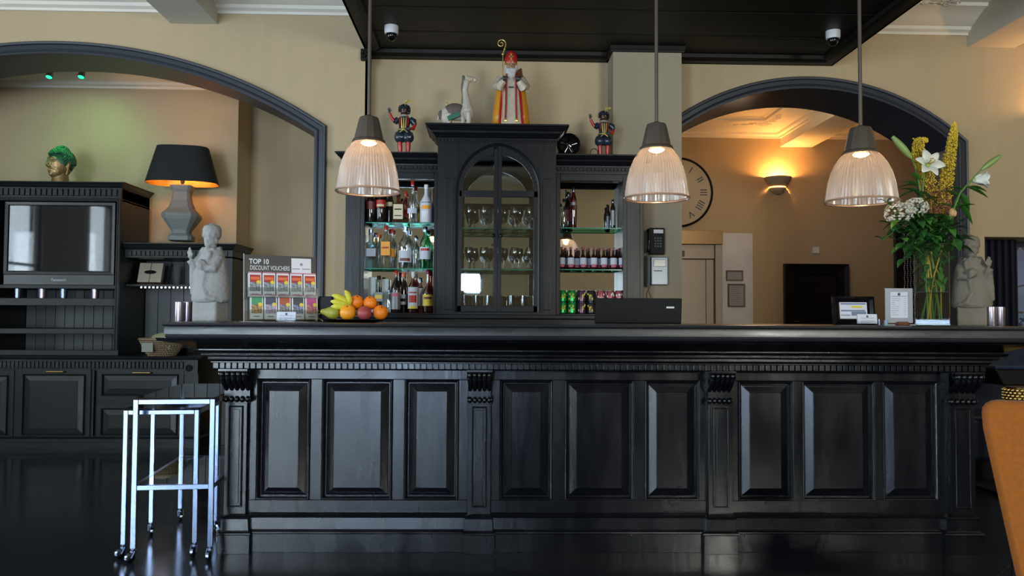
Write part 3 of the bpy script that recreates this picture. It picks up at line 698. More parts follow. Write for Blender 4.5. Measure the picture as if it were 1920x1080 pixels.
bt(694, 19, 352, 417, YF, T0, 'dark brown bottle with a faint red label, in the corner of the top shelf', 'dark', 'black', 'maroon', lz=(0.38, 0.6), group=GT)
bt(713, 19, 350, 417, YF, T0, 'dark brown liqueur bottle with red and cream oval label, second from the corner', 'dark', 'gold', 'redl', lz=(0.42, 0.62), extra=[(0.1, 0.4, 'cream')], group=GT)
bt(729, 13, 352, 417, YR, T0, 'slim dark olive bottle with a gold neck behind the brown liqueur bottles', 'dark', 'gold', 'cream', lz=(0.5, 0.62), group=GT)
bt(746, 22, 362, 417, YF, T0, 'square amber bottle with large cream label and brown cap', 'amber', 'black', 'cream', shape='square', lz=(0.12, 0.62), extra=[(0.62, 0.7, 'black'), (0.2, 0.26, 'black')], group=GT)
bt(759, 13, 356, 417, YR, T0, 'rust-red bottle with red cap just behind the square amber bottle', 'amber', 'red', 'redl', lz=(0.2, 0.4), group=GT)
bt(772, 19, 338, 417, YF, T0, 'tall clear bottle with tapering shoulders and red tip on the top shelf', 'clear', 'red', 'white', lz=(0.22, 0.34), sh=0.5, group=GT)
bt(782, 14, 380, 417, YR, T0, 'small clear bottle with yellow spirit beside the white bottle', 'yellow', 'gold', None, group=GT)
bt(798, 23, 345, 417, YF, T0, 'opaque white bottle with blue lettering and a small sun emblem', 'white', 'white', 'white', lz=(0.30, 0.55), extra=[(0.85, 0.97, 'grey'), (0.2, 0.6, 'orange')], sh=0.56, group=GT)
bt(695, 25, 430, 503, YF, T1, 'square pale blue studded gin bottle with silver stopper', 'blue', 'silver', 'grey', shape='square', lz=(0.3, 0.5), group=GMd)
bt(709, 13, 436, 503, YR, T1, 'clear bottle with orange-red cap behind the blue gin bottle', 'clear', 'orange', None, group=GMd)
bt(723, 21, 423, 503, YF, T1, 'square clear bottle with bright orange label and dark red cap', 'clear', 'red', 'orange', shape='square', lz=(0.30, 0.62), extra=[(0.5, 0.62, 'redl')], group=GMd)
bt(735, 13, 428, 503, YR, T1, 'clear bottle with dull orange label and slim red cap, second row of the middle shelf', 'clear', 'red', 'orange', lz=(0.3, 0.5), group=GMd)
bt(760, 26, 424, 503, YF, T1, 'large frosted silver-labelled vodka bottle with metal cap', 'clear', 'silver', 'white', lz=(0.14, 0.42), extra=[(0.1, 0.35, 'maroon')], group=GMd)
bt(779, 14, 440, 503, YR, T1, 'plain clear bottle standing behind and right of the vodka bottle', 'clear', 'silver', None, group=GMd)
bt(797, 22, 424, 503, YF, T1, 'green-tinted clear rum bottle with white label and silver cap', 'green', 'silver', 'white', lz=(0.22, 0.5), extra=[(0.7, 0.9, 'redl')], group=GMd)
bt(699, 13, 524, 590, YR, T2, 'tall silvery carton in the corner of the bottom shelf', 'silver', None, 'grey', shape='carton', lz=(0.3, 0.5), name='bottle_carton', cat='carton', group=GB)
bt(711, 20, 521, 590, YF, T2, 'squat clear tequila bottle with black neck behind the oranges', 'clear', 'black', 'grey', shape='square', lz=(0.3, 0.55), sh=0.55, extra=[(0.3, 0.7, 'yellow')], group=GB)
bt(723, 12, 527, 590, YR, T2, 'tall pale green and white carton beside the tequila bottle', 'silver', None, None, shape='carton', name='bottle_carton', cat='carton', group=GB)
bt(730, 9, 548, 590, YF, T2, 'small clear miniature bottle between carton and black coffee liqueur', 'clear', 'silver', None, group=GB)
bt(743, 19, 511, 590, YF, T2, 'black coffee liqueur bottle with grey label and red pourer', 'dark', 'red', 'grey', lz=(0.08, 0.48), extra=[(0.75, 0.95, 'pinkl')], group=GB)
bt(757, 13, 514, 590, YR, T2, 'striped dark bottle with orange pourer and yellow tag', 'dark', 'orange', 'white', lz=(0.2, 0.45), extra=[(0.3, 0.6, 'black')], group=GB)
bt(775, 20, 513, 590, YF, T2, 'whisky bottle with slanted red and white label', 'brandy', 'white', 'white', lz=(0.1, 0.62), extra=[(0.28, 0.62, 'redl'), (0.72, 0.78, 'redl'), (0.0, 0.12, 'yellow')], group=GB)
bt(788, 13, 524, 590, YR, T2, 'pale pink-labelled bottle behind the whisky bottle', 'pink', 'silver', 'white', lz=(0.2, 0.7), group=GB)
bt(803, 21, 509, 590, YF, T2, 'brandy bottle with long silver neck and gold label', 'brandy', 'wine', 'yellow', lz=(0.16, 0.42), sh=0.48, extra=[(0.6, 0.8, 'maroon')], group=GB)
# right cabinet, top shelf
GR = 'tall bottles on the top shelf of the right cabinet'
bt(1075, 13, 350, 427, YF, sr[0], 'slim clear and brown bottle with long white neck, right cabinet top shelf', 'brandy', 'silver', 'grey', lz=(0.55, 0.62), sh=0.7, group=GR)
bt(1065, 15, 357, 427, YR, sr[0], 'dark bottle with silver capsule behind the slim white-necked bottle', 'dark', 'silver', 'maroon', lz=(0.2, 0.5), sh=0.6, group=GR)
bt(1057, 11, 372, 427, YF, sr[0], 'short clear bottle at the cabinet corner of the right top shelf', 'clear', 'black', None, group=GR)
bt(1149, 10, 371, 425, YF, sr[0], 'silver-labelled dark bottle near the right stile, top shelf', 'dark', 'silver', 'grey', lz=(0.1, 0.62), sh=0.7, group=GR)
bt(1140, 8, 380, 425, YR, sr[0], 'slim dark bottle standing behind the silver-labelled one', 'dark', 'black', 'grey', lz=(0.1, 0.55), sh=0.7, group=GR)
# mixers
mx0 = bottle('small dark mixer bottle with white label and wine-red cap, front row', ms(13.5, YF), hpx(463, 505, YF), 'cola', 'wine', 'white', lz=(0.2, 0.52), sh=0.5, extra=[(-0.3, 0.1, 'pinkl')], name='mixer_bottle')
put(mx0, 1053, sr[1], YF); mx0['group'] = 'mixer bottles in the front row of the right cabinet'
NTH = ['first', 'second', 'third', 'fourth', 'fifth', 'sixth', 'seventh', 'eighth', 'ninth']
mx0['label'] = 'small dark mixer bottle with white label, front row, first from the glass doors'
for i, px in enumerate((1070, 1093, 1113, 1132, 1150, 1166)): put(dup(mx0, label='small dark mixer bottle with white label, front row, %s from the glass doors' % NTH[i+1]), px, sr[1], YF)
for i, px in enumerate((1060, 1082, 1104, 1123, 1142, 1160)): put(dup(mx0, label='small dark mixer bottle with wine-red cap, back row, %s from the glass doors' % NTH[i], group='mixer bottles in the back row of the right cabinet'), px, sr[1], YR)
# cans
CM = {'green': mat('can_green', (0.02, 0.33, 0.08), 0.25, 0.6), 'purple': mat('can_purple', (0.10, 0.05, 0.09), 0.25, 0.6), 'black': mat('can_black', (0.03, 0.03, 0.035), 0.25, 0.6), 'pink': mat('can_pink', (0.40, 0.10, 0.12), 0.25, 0.5)}
hc = hpx(570, 592, YF); ci = 0
for c_, px, cl in ((0, 1054, 'green'), (1, 1072, 'green'), (2, 1090, 'purple'), (3, 1108, 'black'), (4, 1126, 'pink'), (5, 1144, 'pink'), (6, 1161, 'pink')):
    R_ = ms(8.2, YF); z0_ = zcnt+0.012; base = None
    for lv in (0, 1):
        loc = (ax(px, YF), YF, z0_+lv*hc)
        lab = {'green': 'green and yellow drink can', 'purple': 'purple and gold drink can', 'black': 'black and yellow drink can', 'pink': 'pink drink can, %s from the stile' % ('third', 'second', 'first')[c_-4] if c_ > 3 else ''}[cl]+(' in the lower layer of the stack' if lv == 0 else ' on top of the stack')
        if cl == 'green': lab += (' at the corner' if c_ == 0 else ', second column')
        if base is None:
            base = root('drink_can', lab, 'drink can', loc, group='stacked drink cans in the right cabinet' if cl != 'pink' else 'pink cans behind the screen')
            MB().lathe([(R_*0.8, 0), (R_, 0.008), (R_, hc-0.012), (R_*0.86, hc-0.001), (R_*0.82, hc-0.001)], n=20).build('body', CM[cl], base, smooth=True)
            MB().lathe([(R_*0.86, hc-0.003), (R_*0.86, hc), (R_*0.8, hc), (R_*0.78, hc-0.003), (0, hc-0.003)], n=20).build('lid', CHROME, base, smooth=True)
            q = MB(); rnd2 = random.Random(c_)
            for t in range(5):
                an = -PI/2+rnd2.uniform(-0.8, 0.8); zz = hc*rnd2.uniform(0.25, 0.75); q.ell((R_*math.cos(an)*0.995, R_*math.sin(an)*0.995, zz), (0.006, 0.003, 0.010), 8, 6)
            q.build('emblem', LM['yellow'] if cl != 'pink' else WHITE, base, smooth=True)
        else:
            dup(base, loc, 0, lab)
        if cl == 'pink': pass
# ------------------------------------------------------------------ pendant lamps
PG = glass('pendant_glass', (0.95, 0.95, 0.95), 0.17, 0.16, 0.40, (0.90, 0.88, 0.87))
PRIM = glass('pendant_rim_glass', (0.95, 0.85, 0.78), 0.25, 0.2, 0.75, (0.85, 0.62, 0.48))
BULB = mat('bulb_warm', (1, 0.8, 0.5), 0.5, emit=(1.0, 0.62, 0.26), es=14)
def pendant(label, px, ytop_glass, ybot, wpx, ytopcap, Y):
    x = ax(px, Y, 0, ybot); zb2 = az(ybot, Y, px); R = ms(wpx, Y)/2*0.985
    hgt = ms(ybot-ytop_glass, Y)*0.97; zcap = zb2+ms(ybot-ytopcap, Y); zg = zb2+hgt
    r = root('pendant_lamp', label, 'pendant lamp', (x, Y, zb2), world=True)
    pr = [(1.0, 0.0), (1.015, 0.008), (0.985, 0.03), (0.955, 0.05), (0.945, 0.12), (0.92, 0.25), (0.88, 0.42), (0.80, 0.62), (0.68, 0.80), (0.54, 0.93), (0.44, 1.0)]
    pq = []
    for (a0_, b0_), (a1_, b1_) in zip(pr[3:-1], pr[4:]):
        for t in (0, 0.34, 0.67): pq.append((R*(a0_+(a1_-a0_)*t), hgt*(b0_+(b1_-b0_)*t)))
    pq.append((R*pr[-1][0], hgt))
    sh_ = MB().lathe(pq, (x, Y, zb2), 120, ribs=1, amp=0.030, cap=False).build('glass_shade', PG, r)
    mb = MB(); n = 64; mb.tube([(x+R*1.0*math.cos(2*PI*i/n), Y+R*1.0*math.sin(2*PI*i/n), zb2+0.006) for i in range(n)], 0.0055, 8, closed=True)
    mb.lathe([(R*1.0, 0.008), (R*0.975, hgt*0.03), (R*0.955, hgt*0.05)], (x, Y, zb2), 64, cap=False)
    mb.build('rim', PRIM, r, smooth=True)
    ch = zcap-zg
    MB().lathe([(R*0.50, -0.006), (R*0.53, 0.0), (R*0.50, 0.008), (R*0.46, 0.012), (R*0.44, ch*0.22), (R*0.33, ch*0.8), (R*0.29, ch*0.93), (R*0.10, ch), (0.012, ch+0.004)], (x, Y, zg), 12).build('cap', BRONZE, r, smooth=True, ang=25)
    MB().tube([(x, Y, zcap), (x, Y, cz+0.05)], 0.0095, 12).build('rod', BRONZE, r, smooth=True)
    bb = MB().ell((x, Y, zg+0.004), (0.045, 0.045, 0.026), 16, 10).build('bulb', BULB, r, smooth=True)
    point('pendant_light', (x, Y, zg-0.03), 0.7, (1.0, 0.48, 0.18), 0.03)
    return r
pendant('pendant lamp with ribbed glass bell shade hanging over the bottle cabinet', 690, 262, 361, 121, 216, 4.08)
pendant('ribbed glass pendant lamp hanging in front of the pale column', 1231, 274, 374, 124, 227, 4.08)
pendant('ribbed glass pendant lamp hanging beside the white lilies', 1615, 282, 380, 134, 233, 4.02)
# ------------------------------------------------------------------ dome cameras on the canopy
def dome(label, px, py, Y):
    x, _ = at(px, py, Y); z = cz+0.05
    r = root('dome_camera', label, 'security camera', (x, Y, z), world=True)
    MB().lathe([(0.055, 0.0), (0.055, -0.045), (0.050, -0.062), (0, -0.062)], (x, Y, z), 24).build('housing', mat('camera_white', (0.62, 0.62, 0.66), 0.35), r, smooth=True)
    MB().lathe([(0.042, -0.060), (0.042, -0.080), (0.034, -0.10), (0.018, -0.113), (0, -0.116)], (x, Y, z), 24).build('dome', BLACKG, r, smooth=True)
dome('white dome camera on the black canopy above the first pendant lamp', 734, 60, 6.15); dome('white dome camera on the canopy near its lower right corner', 1562, 72, 6.1)
# ------------------------------------------------------------------ figurines on the cabinets
CREAM = mat('glaze_cream', (0.55, 0.48, 0.38), 0.35, vary=0.25, vscale=30); ORANGE = mat('cape_orange', (0.62, 0.25, 0.015), 0.35); SKIN = mat('figure_skin', (0.45, 0.24, 0.14), 0.45)
DBLUE = mat('glaze_blue_black', (0.018, 0.028, 0.045), 0.22); DARKG = mat('glove_grey', (0.035, 0.035, 0.045), 0.4); BROWN = mat('glaze_brown', (0.12, 0.045, 0.02), 0.35)
BEARD = mat('beard_white', (0.55, 0.53, 0.52), 0.6, bump=0.8, bscale=50); DSKIN = mat('bronze_patina', (0.05, 0.025, 0.016), 0.25)
FGOLD = mat('glaze_gold', (0.62, 0.45, 0.12), 0.3, 0.6)
zcab = ztop
YB_ = 6.18
zbt = bzz(231, YC-0.09)
bx_ = ax(958, YB_, 0, 160); HB = 0.575; BSC = 1.06
bp = root('bishop_figurine', 'tall painted bishop figurine with red mitre, orange cape and golden crosier', 'figurine', (bx_, YB_, zbt))
s_ = HB
MB().lathe([(0.115, 0.0), (0.118, 0.02), (0.108, 0.10), (0.095, 0.22), (0.085, 0.30), (0.083, 0.35), (0.06, 0.385), (0.03, 0.41)], n=32, sy=0.62, ribs=1, amp=0.05).build('robe', CREAM, bp, smooth=True)
for sg in (-1, 1):
    q = MB()
    pts = [(0.073, 0.375), (0.10, 0.33), (0.118, 0.22), (0.135, 0.10), (0.142, 0.012)]
    vs = []; fs = []; K = 9
    for x, z in pts:
        for k in range(K):
            a = -0.95+(2.3)*k/(K-1); rr = x; vs.append((sg*rr*math.cos(a), 0.6*rr*math.sin(a)+0.012, z))
    for i in range(len(pts)-1):
        for k in range(K-1): fs.append((i*K+k, i*K+k+1, (i+1)*K+k+1, (i+1)*K+k))
    q.add(vs, fs); o = q.build('cape', ORANGE, bp, smooth=True); m_ = o.modifiers.new('thick', 'SOLIDIFY'); m_.thickness = 0.008
    # red lining edge
    MB().tube([(sg*x*math.cos(-0.95)*1.0, 0.6*x*math.sin(-0.95)+0.010, z) for x, z in pts], 0.010, 6).build('cape_border', RED, bp, smooth=True)
    MB().tube([(sg*0.033, -0.052, 0.385), (sg*0.036, -0.060, 0.30), (sg*0.036, -0.066, 0.18), (sg*0.040, -0.072, 0.05)], 0.021, 8, flat=0.3).build('stole', RED, bp, smooth=True)
    MB().ell((sg*0.040, -0.072, 0.042), (0.014, 0.006, 0.014), 8, 6).build('fringe', FGOLD, bp)
    MB().tube([(sg*0.075, 0.0, 0.37), (sg*0.108, -0.035, 0.30), (sg*0.085, -0.075, 0.285), (sg*0.055, -0.085, 0.325)], [0.03, 0.032, 0.034, 0.022], 10).build('sleeve', CREAM, bp, smooth=True)
    g_ = MB(); g_.ell((sg*0.050, -0.090, 0.345), (0.020, 0.016, 0.018), 12, 8)
    for f_ in range(4): g_.tube([(sg*(0.038+0.008*f_), -0.094, 0.350), (sg*(0.036+0.008*f_), -0.106, 0.345-0.002*f_), (sg*(0.036+0.008*f_), -0.104, 0.335)], 0.0045, 6)
    g_.tube([(sg*0.036, -0.092, 0.352), (sg*0.030, -0.100, 0.36)], 0.005, 6)
    g_.build('gloved_hand', DARKG, bp, smooth=True)
hd = MB(); hd.ell((0, -0.01, 0.445), (0.038, 0.036, 0.046), 20, 14); hd.ell((0, -0.048, 0.440), (0.007, 0.010, 0.010), 8, 6)
for sg in (-1, 1): hd.ell((sg*0.039, -0.008, 0.44), (0.006, 0.008, 0.012), 8, 6); hd.ell((sg*0.017, -0.042, 0.432), (0.010, 0.006, 0.008), 8, 6)
hd.tube([(0, 0, 0.37), (0, -0.006, 0.42)], 0.026, 12); hd.build('head', SKIN, bp, remesh=0.003)
ey = MB()
for sg in (-1, 1): ey.ell((sg*0.014, -0.0445, 0.452), (0.004, 0.003, 0.0028), 8, 6); ey.tube([(sg*0.024, -0.040, 0.462), (sg*0.014, -0.046, 0.464), (sg*0.006, -0.046, 0.460)], 0.0022, 5)
ey.build('eyes', INK, bp)
be = MB(); be.ell((0, -0.045, 0.395), (0.042, 0.024, 0.045), 16, 10); be.ell((-0.018, -0.054, 0.420), (0.022, 0.012, 0.013), 10, 8); be.ell((0.018, -0.054, 0.420), (0.022, 0.012, 0.013), 10, 8)
for sg in (-1, 1): be.ell((sg*0.037, -0.014, 0.435), (0.014, 0.022, 0.035), 10, 8)
be.ell((0, 0.02, 0.43), (0.042, 0.03, 0.05), 12, 8); be.build('beard', BEARD, bp, remesh=0.004)
mt = MB(); mt.lathe([(0.040, 0.470), (0.046, 0.485), (0.048, 0.515), (0.040, 0.545), (0.022, 0.568), (0.004, 0.578)], (0, 0, 0), 24, sy=0.75); mt.build('mitre', RED, bp, smooth=True)
mt = MB(); mt.box(-0.006, 0.006, -0.0385, -0.034, 0.49, 0.545); mt.box(-0.016, 0.016, -0.0385, -0.034, 0.518, 0.526); mt.tube([(0.043*math.cos(a/12*2*PI), 0.033*math.sin(a/12*2*PI), 0.476) for a in range(12)], 0.005, 6, closed=True)
mt.build('mitre_cross', FGOLD, bp)
MB().box(-0.018, 0.018, -0.066, -0.055, 0.283, 0.293).build('belt', INK, bp)
MB().tube([(0.045, -0.07, 0.385), (0.062, -0.06, 0.41), (0.075, -0.04, 0.37)], [0.016, 0.022, 0.012], 10).build('book', BROWN, bp, smooth=True)
cr = MB(); cr.tube([(-0.062, -0.10, 0.02), (-0.062, -0.10, 0.52)], 0.0035, 8)
pts = [(-0.062, -0.10, 0.52), (-0.055, -0.10, 0.545)]
for i in range(24): a = -0.6+i*0.42; r_ = 0.036*(1-i/26); pts.append((-0.075+r_*math.cos(a), -0.10, 0.595+r_*math.sin(a)))
cr.tube(pts, [0.005]*2+[0.0048*(1-i/50) for i in range(24)], 8); cr.ell((-0.062, -0.10, 0.518), 0.010, 10, 8); cr.ell((-0.050, -0.10, 0.555), 0.008, 8, 6)
cr.build('crosier', FGOLD, bp, smooth=True); bp.scale = (BSC, 1, BSC)
# horse-like animal figurine lying down, head raised
YA = 6.2; hx = ax(858, YA, 0, 180)
hz = root('horse_figurine', 'white long-necked horse figurine with grey saddle blanket, left of the bishop', 'figurine', (hx, YA, zbt))
HW = mat('horse_white', (0.50, 0.45, 0.38), 0.45, vary=0.35, vscale=22)
mb = MB()
mb.ell((0.00, 0, 0.105), (0.115, 0.045, 0.055), 16, 12); mb.ell((-0.085, 0, 0.085), (0.05, 0.045, 0.06), 14, 10); mb.ell((0.085, 0, 0.105), (0.045, 0.045, 0.065), 14, 10)
mb.tube([(0.075, 0, 0.12), (0.070, 0, 0.19), (0.058, 0, 0.26), (0.070, 0, 0.325)], [0.045, 0.030, 0.023, 0.024], 12)
mb.ell((0.085, 0, 0.335), (0.032, 0.019, 0.026), 14, 10); mb.ell((0.118, 0, 0.335), (0.026, 0.014, 0.017), 12, 8); mb.ell((0.137, 0, 0.332), (0.014, 0.015, 0.016), 10, 8)
for sg in (-1, 1):
    mb.tube([(0.068, sg*0.012, 0.35), (0.062, sg*0.016, 0.375)], [0.007, 0.003], 6)
    mb.tube([(0.085, sg*0.026, 0.10), (0.090, sg*0.028, 0.05), (0.085, sg*0.028, 0.0)], [0.028, 0.019, 0.020], 10)
    mb.tube([(-0.070, sg*0.026, 0.09), (-0.060, sg*0.030, 0.045), (-0.078, sg*0.030, 0.0)], [0.032, 0.019, 0.019], 10)
    mb.tube([(0.03, sg*0.026, 0.09), (0.045, sg*0.028, 0.05), (0.040, sg*0.028, 0.0)], [0.024, 0.017, 0.018], 10)
mb.tube([(-0.12, 0, 0.09), (-0.145, 0.0, 0.08), (-0.155, 0, 0.05)], [0.014, 0.012, 0.006], 8)
mb.build('body', HW, hz, remesh=0.004)
mb = MB(); mb.ell((-0.02, 0, 0.113), (0.092, 0.052, 0.057), 18, 12); mb.ell((-0.12, 0, 0.088), (0.032, 0.03, 0.035), 12, 8); mb.build('saddle_blanket', mat('blanket', (0.13, 0.10, 0.085), 0.7, bump=0.9, bscale=26, stretch=(6, 1, 1)), hz, smooth=True)
MB().box(-0.05, 0.05, -0.008, 0.008, -0.016, 0.016).xf(Matrix.Translation((-0.025, -0.062, 0.068)) @ Matrix.Rotation(-0.35, 4, 'Y')).build('green_book', mat('green_cloth', (0.02, 0.14, 0.09), 0.5), hz, bevel=0.002)
mb = MB(); mb.tube([(0.070, -0.020, 0.325), (0.095, -0.023, 0.318), (0.118, -0.016, 0.330)], 0.003, 6); mb.tube([(0.118, -0.016+0.032*k/6, 0.352-0.02*abs(k-3)/3) for k in range(7)], 0.003, 6); mb.ell((-0.082, -0.0, 0.165), (0.006, 0.006, 0.014), 8, 6)
mb.build('bridle', FGOLD, hz, smooth=True)
mb = MB()
for k in range(9): mb.ell((0.040+0.004*math.sin(k), 0, 0.18+k*0.021), (0.012, 0.012, 0.016), 8, 6)
mb.build('mane', mat('mane_grey', (0.14, 0.13, 0.12), 0.6), hz, smooth=True)
hz.scale = (1, 1, 1.15)
# two costumed page figurines with a raised arm
def page(label, px, py, Y, z, H_, rz=0):
    r = root('page_figurine', label, 'figurine', (ax(px, Y, 0, py), Y, z), rz, group='page figurines on the side cabinets')
    k = H_/0.42; S = lambda *a: tuple(v*k for v in a)
    for sg in (-1, 1):
        MB().tube([S(sg*0.032, 0, 0.15), S(sg*0.033, -0.003, 0.10), S(sg*0.031, 0.002, 0.055), S(sg*0.029, 0.0, 0.015), S(sg*0.030, -0.012, 0.008)], [0.022*k, 0.019*k, 0.020*k, 0.013*k, 0.011*k], 10).build('leg', RED, r, smooth=True)
        MB().ell(S(sg*0.031, -0.014, 0.008), S(0.015, 0.028, 0.010), 12, 8).build('shoe', BLACKG, r, smooth=True)
        MB().lathe([(0.024*k, 0), (0.040*k, 0.02*k), (0.043*k, 0.045*k), (0.034*k, 0.075*k), (0.02*k, 0.085*k)], S(sg*0.031, 0, 0.100), 20, ribs=1, amp=0.09).build('breeches', DBLUE, r, smooth=True)
    MB().lathe([(0.058*k, 0), (0.044*k, 0.02*k), (0.040*k, 0.045*k), (0.050*k, 0.09*k), (0.046*k, 0.115*k), (0.02*k, 0.13*k)], S(0, 0, 0.175), 24, sy=0.7).build('doublet', DBLUE, r, smooth=True)
    q = MB()
    for sg in (-1, 0, 1): q.tube([S(sg*0.018, -0.036, 0.285), S(sg*0.017, -0.036, 0.25), S(sg*0.012, -0.032, 0.205)], 0.0045*k, 6)
    q.tube([S(0.046*math.cos(a*PI/8), 0.034*math.sin(a*PI/8), 0.197) for a in range(16)], 0.005*k, 6, closed=True)
    for sg in (-1, 1): q.tube([S(0, -0.036, 0.196), S(sg*0.03, -0.034, 0.172)], 0.004*k, 6)
    q.build('gold_trim', FGOLD, r, smooth=True)
    for sg in (-1, 1): MB().tube([S(sg*0.033, -0.03, 0.29), S(sg*0.031, -0.032, 0.22)], 0.008*k, 6, flat=0.5).build('red_facing', RED, r, smooth=True)
    MB().lathe([(0.026*k, 0), (0.034*k, 0.006*k), (0.026*k, 0.014*k)], S(0, 0, 0.300), 20, ribs=1, amp=0.1).build('collar', CREAM, r, smooth=True)
    # arms: raised on the left of the picture, bent on the other side
    for nm, pp, rr, m_ in (('sleeve', [(-0.045, 0, 0.285), (-0.068, 0, 0.262), (-0.080, 0, 0.268)], [0.02, 0.027, 0.016], DBLUE), ('raised_arm', [(-0.080, 0, 0.268), (-0.100, -0.004, 0.295), (-0.112, -0.006, 0.325)], [0.014, 0.012, 0.010], RED),
                           ('sleeve', [(0.045, 0, 0.285), (0.070, 0, 0.265), (0.080, 0, 0.235)], [0.02, 0.028, 0.018], DBLUE), ('bent_arm', [(0.078, 0, 0.238), (0.072, -0.012, 0.205), (0.045, -0.034, 0.200)], [0.016, 0.014, 0.010], RED)):
        MB().tube([S(*p) for p in pp], [v*k for v in rr], 12).build(nm, m_, r, smooth=True)
    for hx_, hy, hz_, up_ in ((-0.116, -0.006, 0.340, 1), (0.038, -0.040, 0.198, 0)):
        g_ = MB(); g_.ell(S(hx_, hy, hz_), S(0.010, 0.007, 0.013), 10, 8)
        for f_ in range(4):
            dx = (-0.0075+0.005*f_); ln = (0.018, 0.022, 0.021, 0.016)[f_]
            a = S(hx_+dx, hy, hz_+0.008) if up_ else S(hx_-0.006, hy, hz_+dx); b = S(hx_+dx*1.3, hy-0.003, hz_+0.008+ln) if up_ else S(hx_-0.006-ln, hy-0.004, hz_+dx)
            g_.tube([a, b], [0.0032*k, 0.0026*k], 6)
        g_.tube([S(hx_+0.008, hy, hz_), S(hx_+0.017, hy-0.003, hz_+0.010)], 0.003*k, 6)
        g_.build('hand', DARKG, r, smooth=True)
    q = MB(); q.ell(S(0, -0.002, 0.345), S(0.030, 0.030, 0.036), 16, 12); q.ell(S(0, -0.034, 0.343), S(0.005, 0.006, 0.007), 8, 6); q.tube([S(-0.009, -0.0315, 0.330), S(0, -0.034, 0.328), S(0.009, -0.0315, 0.330)], 0.002*k, 6)
    for sg in (-1, 1): q.ell(S(sg*0.030, 0, 0.343), S(0.004, 0.006, 0.009), 8, 6)
    q.build('head', DSKIN, r, smooth=True)
    q = MB()
    for sg in (-1, 1): q.ell(S(sg*0.011, -0.029, 0.350), S(0.0045, 0.003, 0.0032), 8, 6)
    q.build('eyes', CREAM, r, smooth=True)
    q = MB(); rnd = random.Random(5)
    for i in range(70):
        a = rnd.uniform(0, 2*PI); t = rnd.uniform(0, PI*0.72); v = (math.sin(t)*math.cos(a), math.sin(t)*math.sin(a), math.cos(t))
        if v[1] < -0.45 and v[2] < 0.45: continue
        q.ell(S(v[0]*0.040, v[1]*0.036+0.004, 0.352+v[2]*0.040), 0.0095*k, 7, 5)
    q.build('curly_hair', mat('hair_black', (0.01, 0.012, 0.016), 0.25), r, smooth=True)
    MB().lathe([(0.043*k, 0), (0.046*k, 0.006*k), (0.040*k, 0.022*k), (0.02*k, 0.036*k), (0, 0.038*k)], S(0.0, 0.006, 0.362), 20, sy=0.95, ribs=1, amp=0.08).build('beret', DBLUE, r, smooth=True)
    q = MB(); pts = [S(0.008, -0.03, 0.375), S(0.012, -0.028, 0.402), S(0.028, -0.024, 0.418), S(0.050, -0.02, 0.412)]
    q.tube(pts, [0.004*k, 0.010*k, 0.014*k, 0.006*k], 8, flat=0.4)
    for i in range(9): q.tube([S(0.012+0.004*i, -0.026, 0.408), S(0.010+0.006*i, -0.026, 0.422+0.003*math.sin(i*2))], 0.003*k, 5)
    q.build('feather', mat('feather_yellow', (0.55, 0.45, 0.08), 0.6), r, smooth=True)
    return r
YPg = 6.33; zst = bzz(286, YS-0.08)
page('figurine of a page in blue and red with yellow feather, beneath the left dome camera', 758, 230, YPg, zst, ms(102, YPg))
page('figurine of a page in blue and red with yellow feather, beside the pale column', 1132, 240, YPg, zst, ms(94, YPg))
# small black fan heater / loudspeaker
sp = root('desk_fan', 'small round black fan unit standing between cabinet crown and figurine', 'fan', (ax(1066, YPg, 0, 266), YPg, zst))
Rf = ms(21, YPg)
mb = MB(); mb.lathe([(Rf, -0.035), (Rf*1.03, -0.03), (Rf*1.03, 0.03), (Rf*0.86, 0.045), (Rf*0.80, 0.02), (0.02, 0.018)], (0, 0, 0), 36).xf(Matrix.Translation((0, 0, Rf*1.03+0.004)) @ Matrix.Rotation(PI/2, 4, 'X')); mb.box(-Rf*1.0, Rf*0.35, -0.04, 0.04, 0.0, 0.03)
mb.build('housing', BLACKG, sp, smooth=True, bevel=0)
mb = MB()
for k in range(5):
    a = k*2*PI/5; mb.tube([(0.01*math.cos(a), -0.03, Rf*1.03+0.01*math.sin(a)), (Rf*0.75*math.cos(a+0.3), -0.025, Rf*1.03+Rf*0.75*math.sin(a+0.3))], [0.012, 0.02], 8, flat=0.3)
mb.build('blade', BLACKG, sp, smooth=True)
q = MB(); q.lathe([(Rf*0.25, 0.03), (Rf*0.25, 0.046), (0, 0.05)], (0, 0, 0), 20).xf(Matrix.Translation((0, 0, Rf*1.03)) @ Matrix.Rotation(PI/2, 4, 'X')); q.build('hub', BLACKG, sp, smooth=True)
# thin wire hoop next to the right figurine
mb = MB(); xh, zh = at(1113, 275, YPg); mb.tube([(xh+0.03*math.cos(a*0.35), YPg-0.03, zst+0.034+0.03*math.sin(a*0.35)) for a in range(18)], 0.003, 6, closed=True)
tag(mb.build('wire_ring', BLACK, smooth=True), 'thin black wire ring at the foot of the page figurine by the column', 'ring')
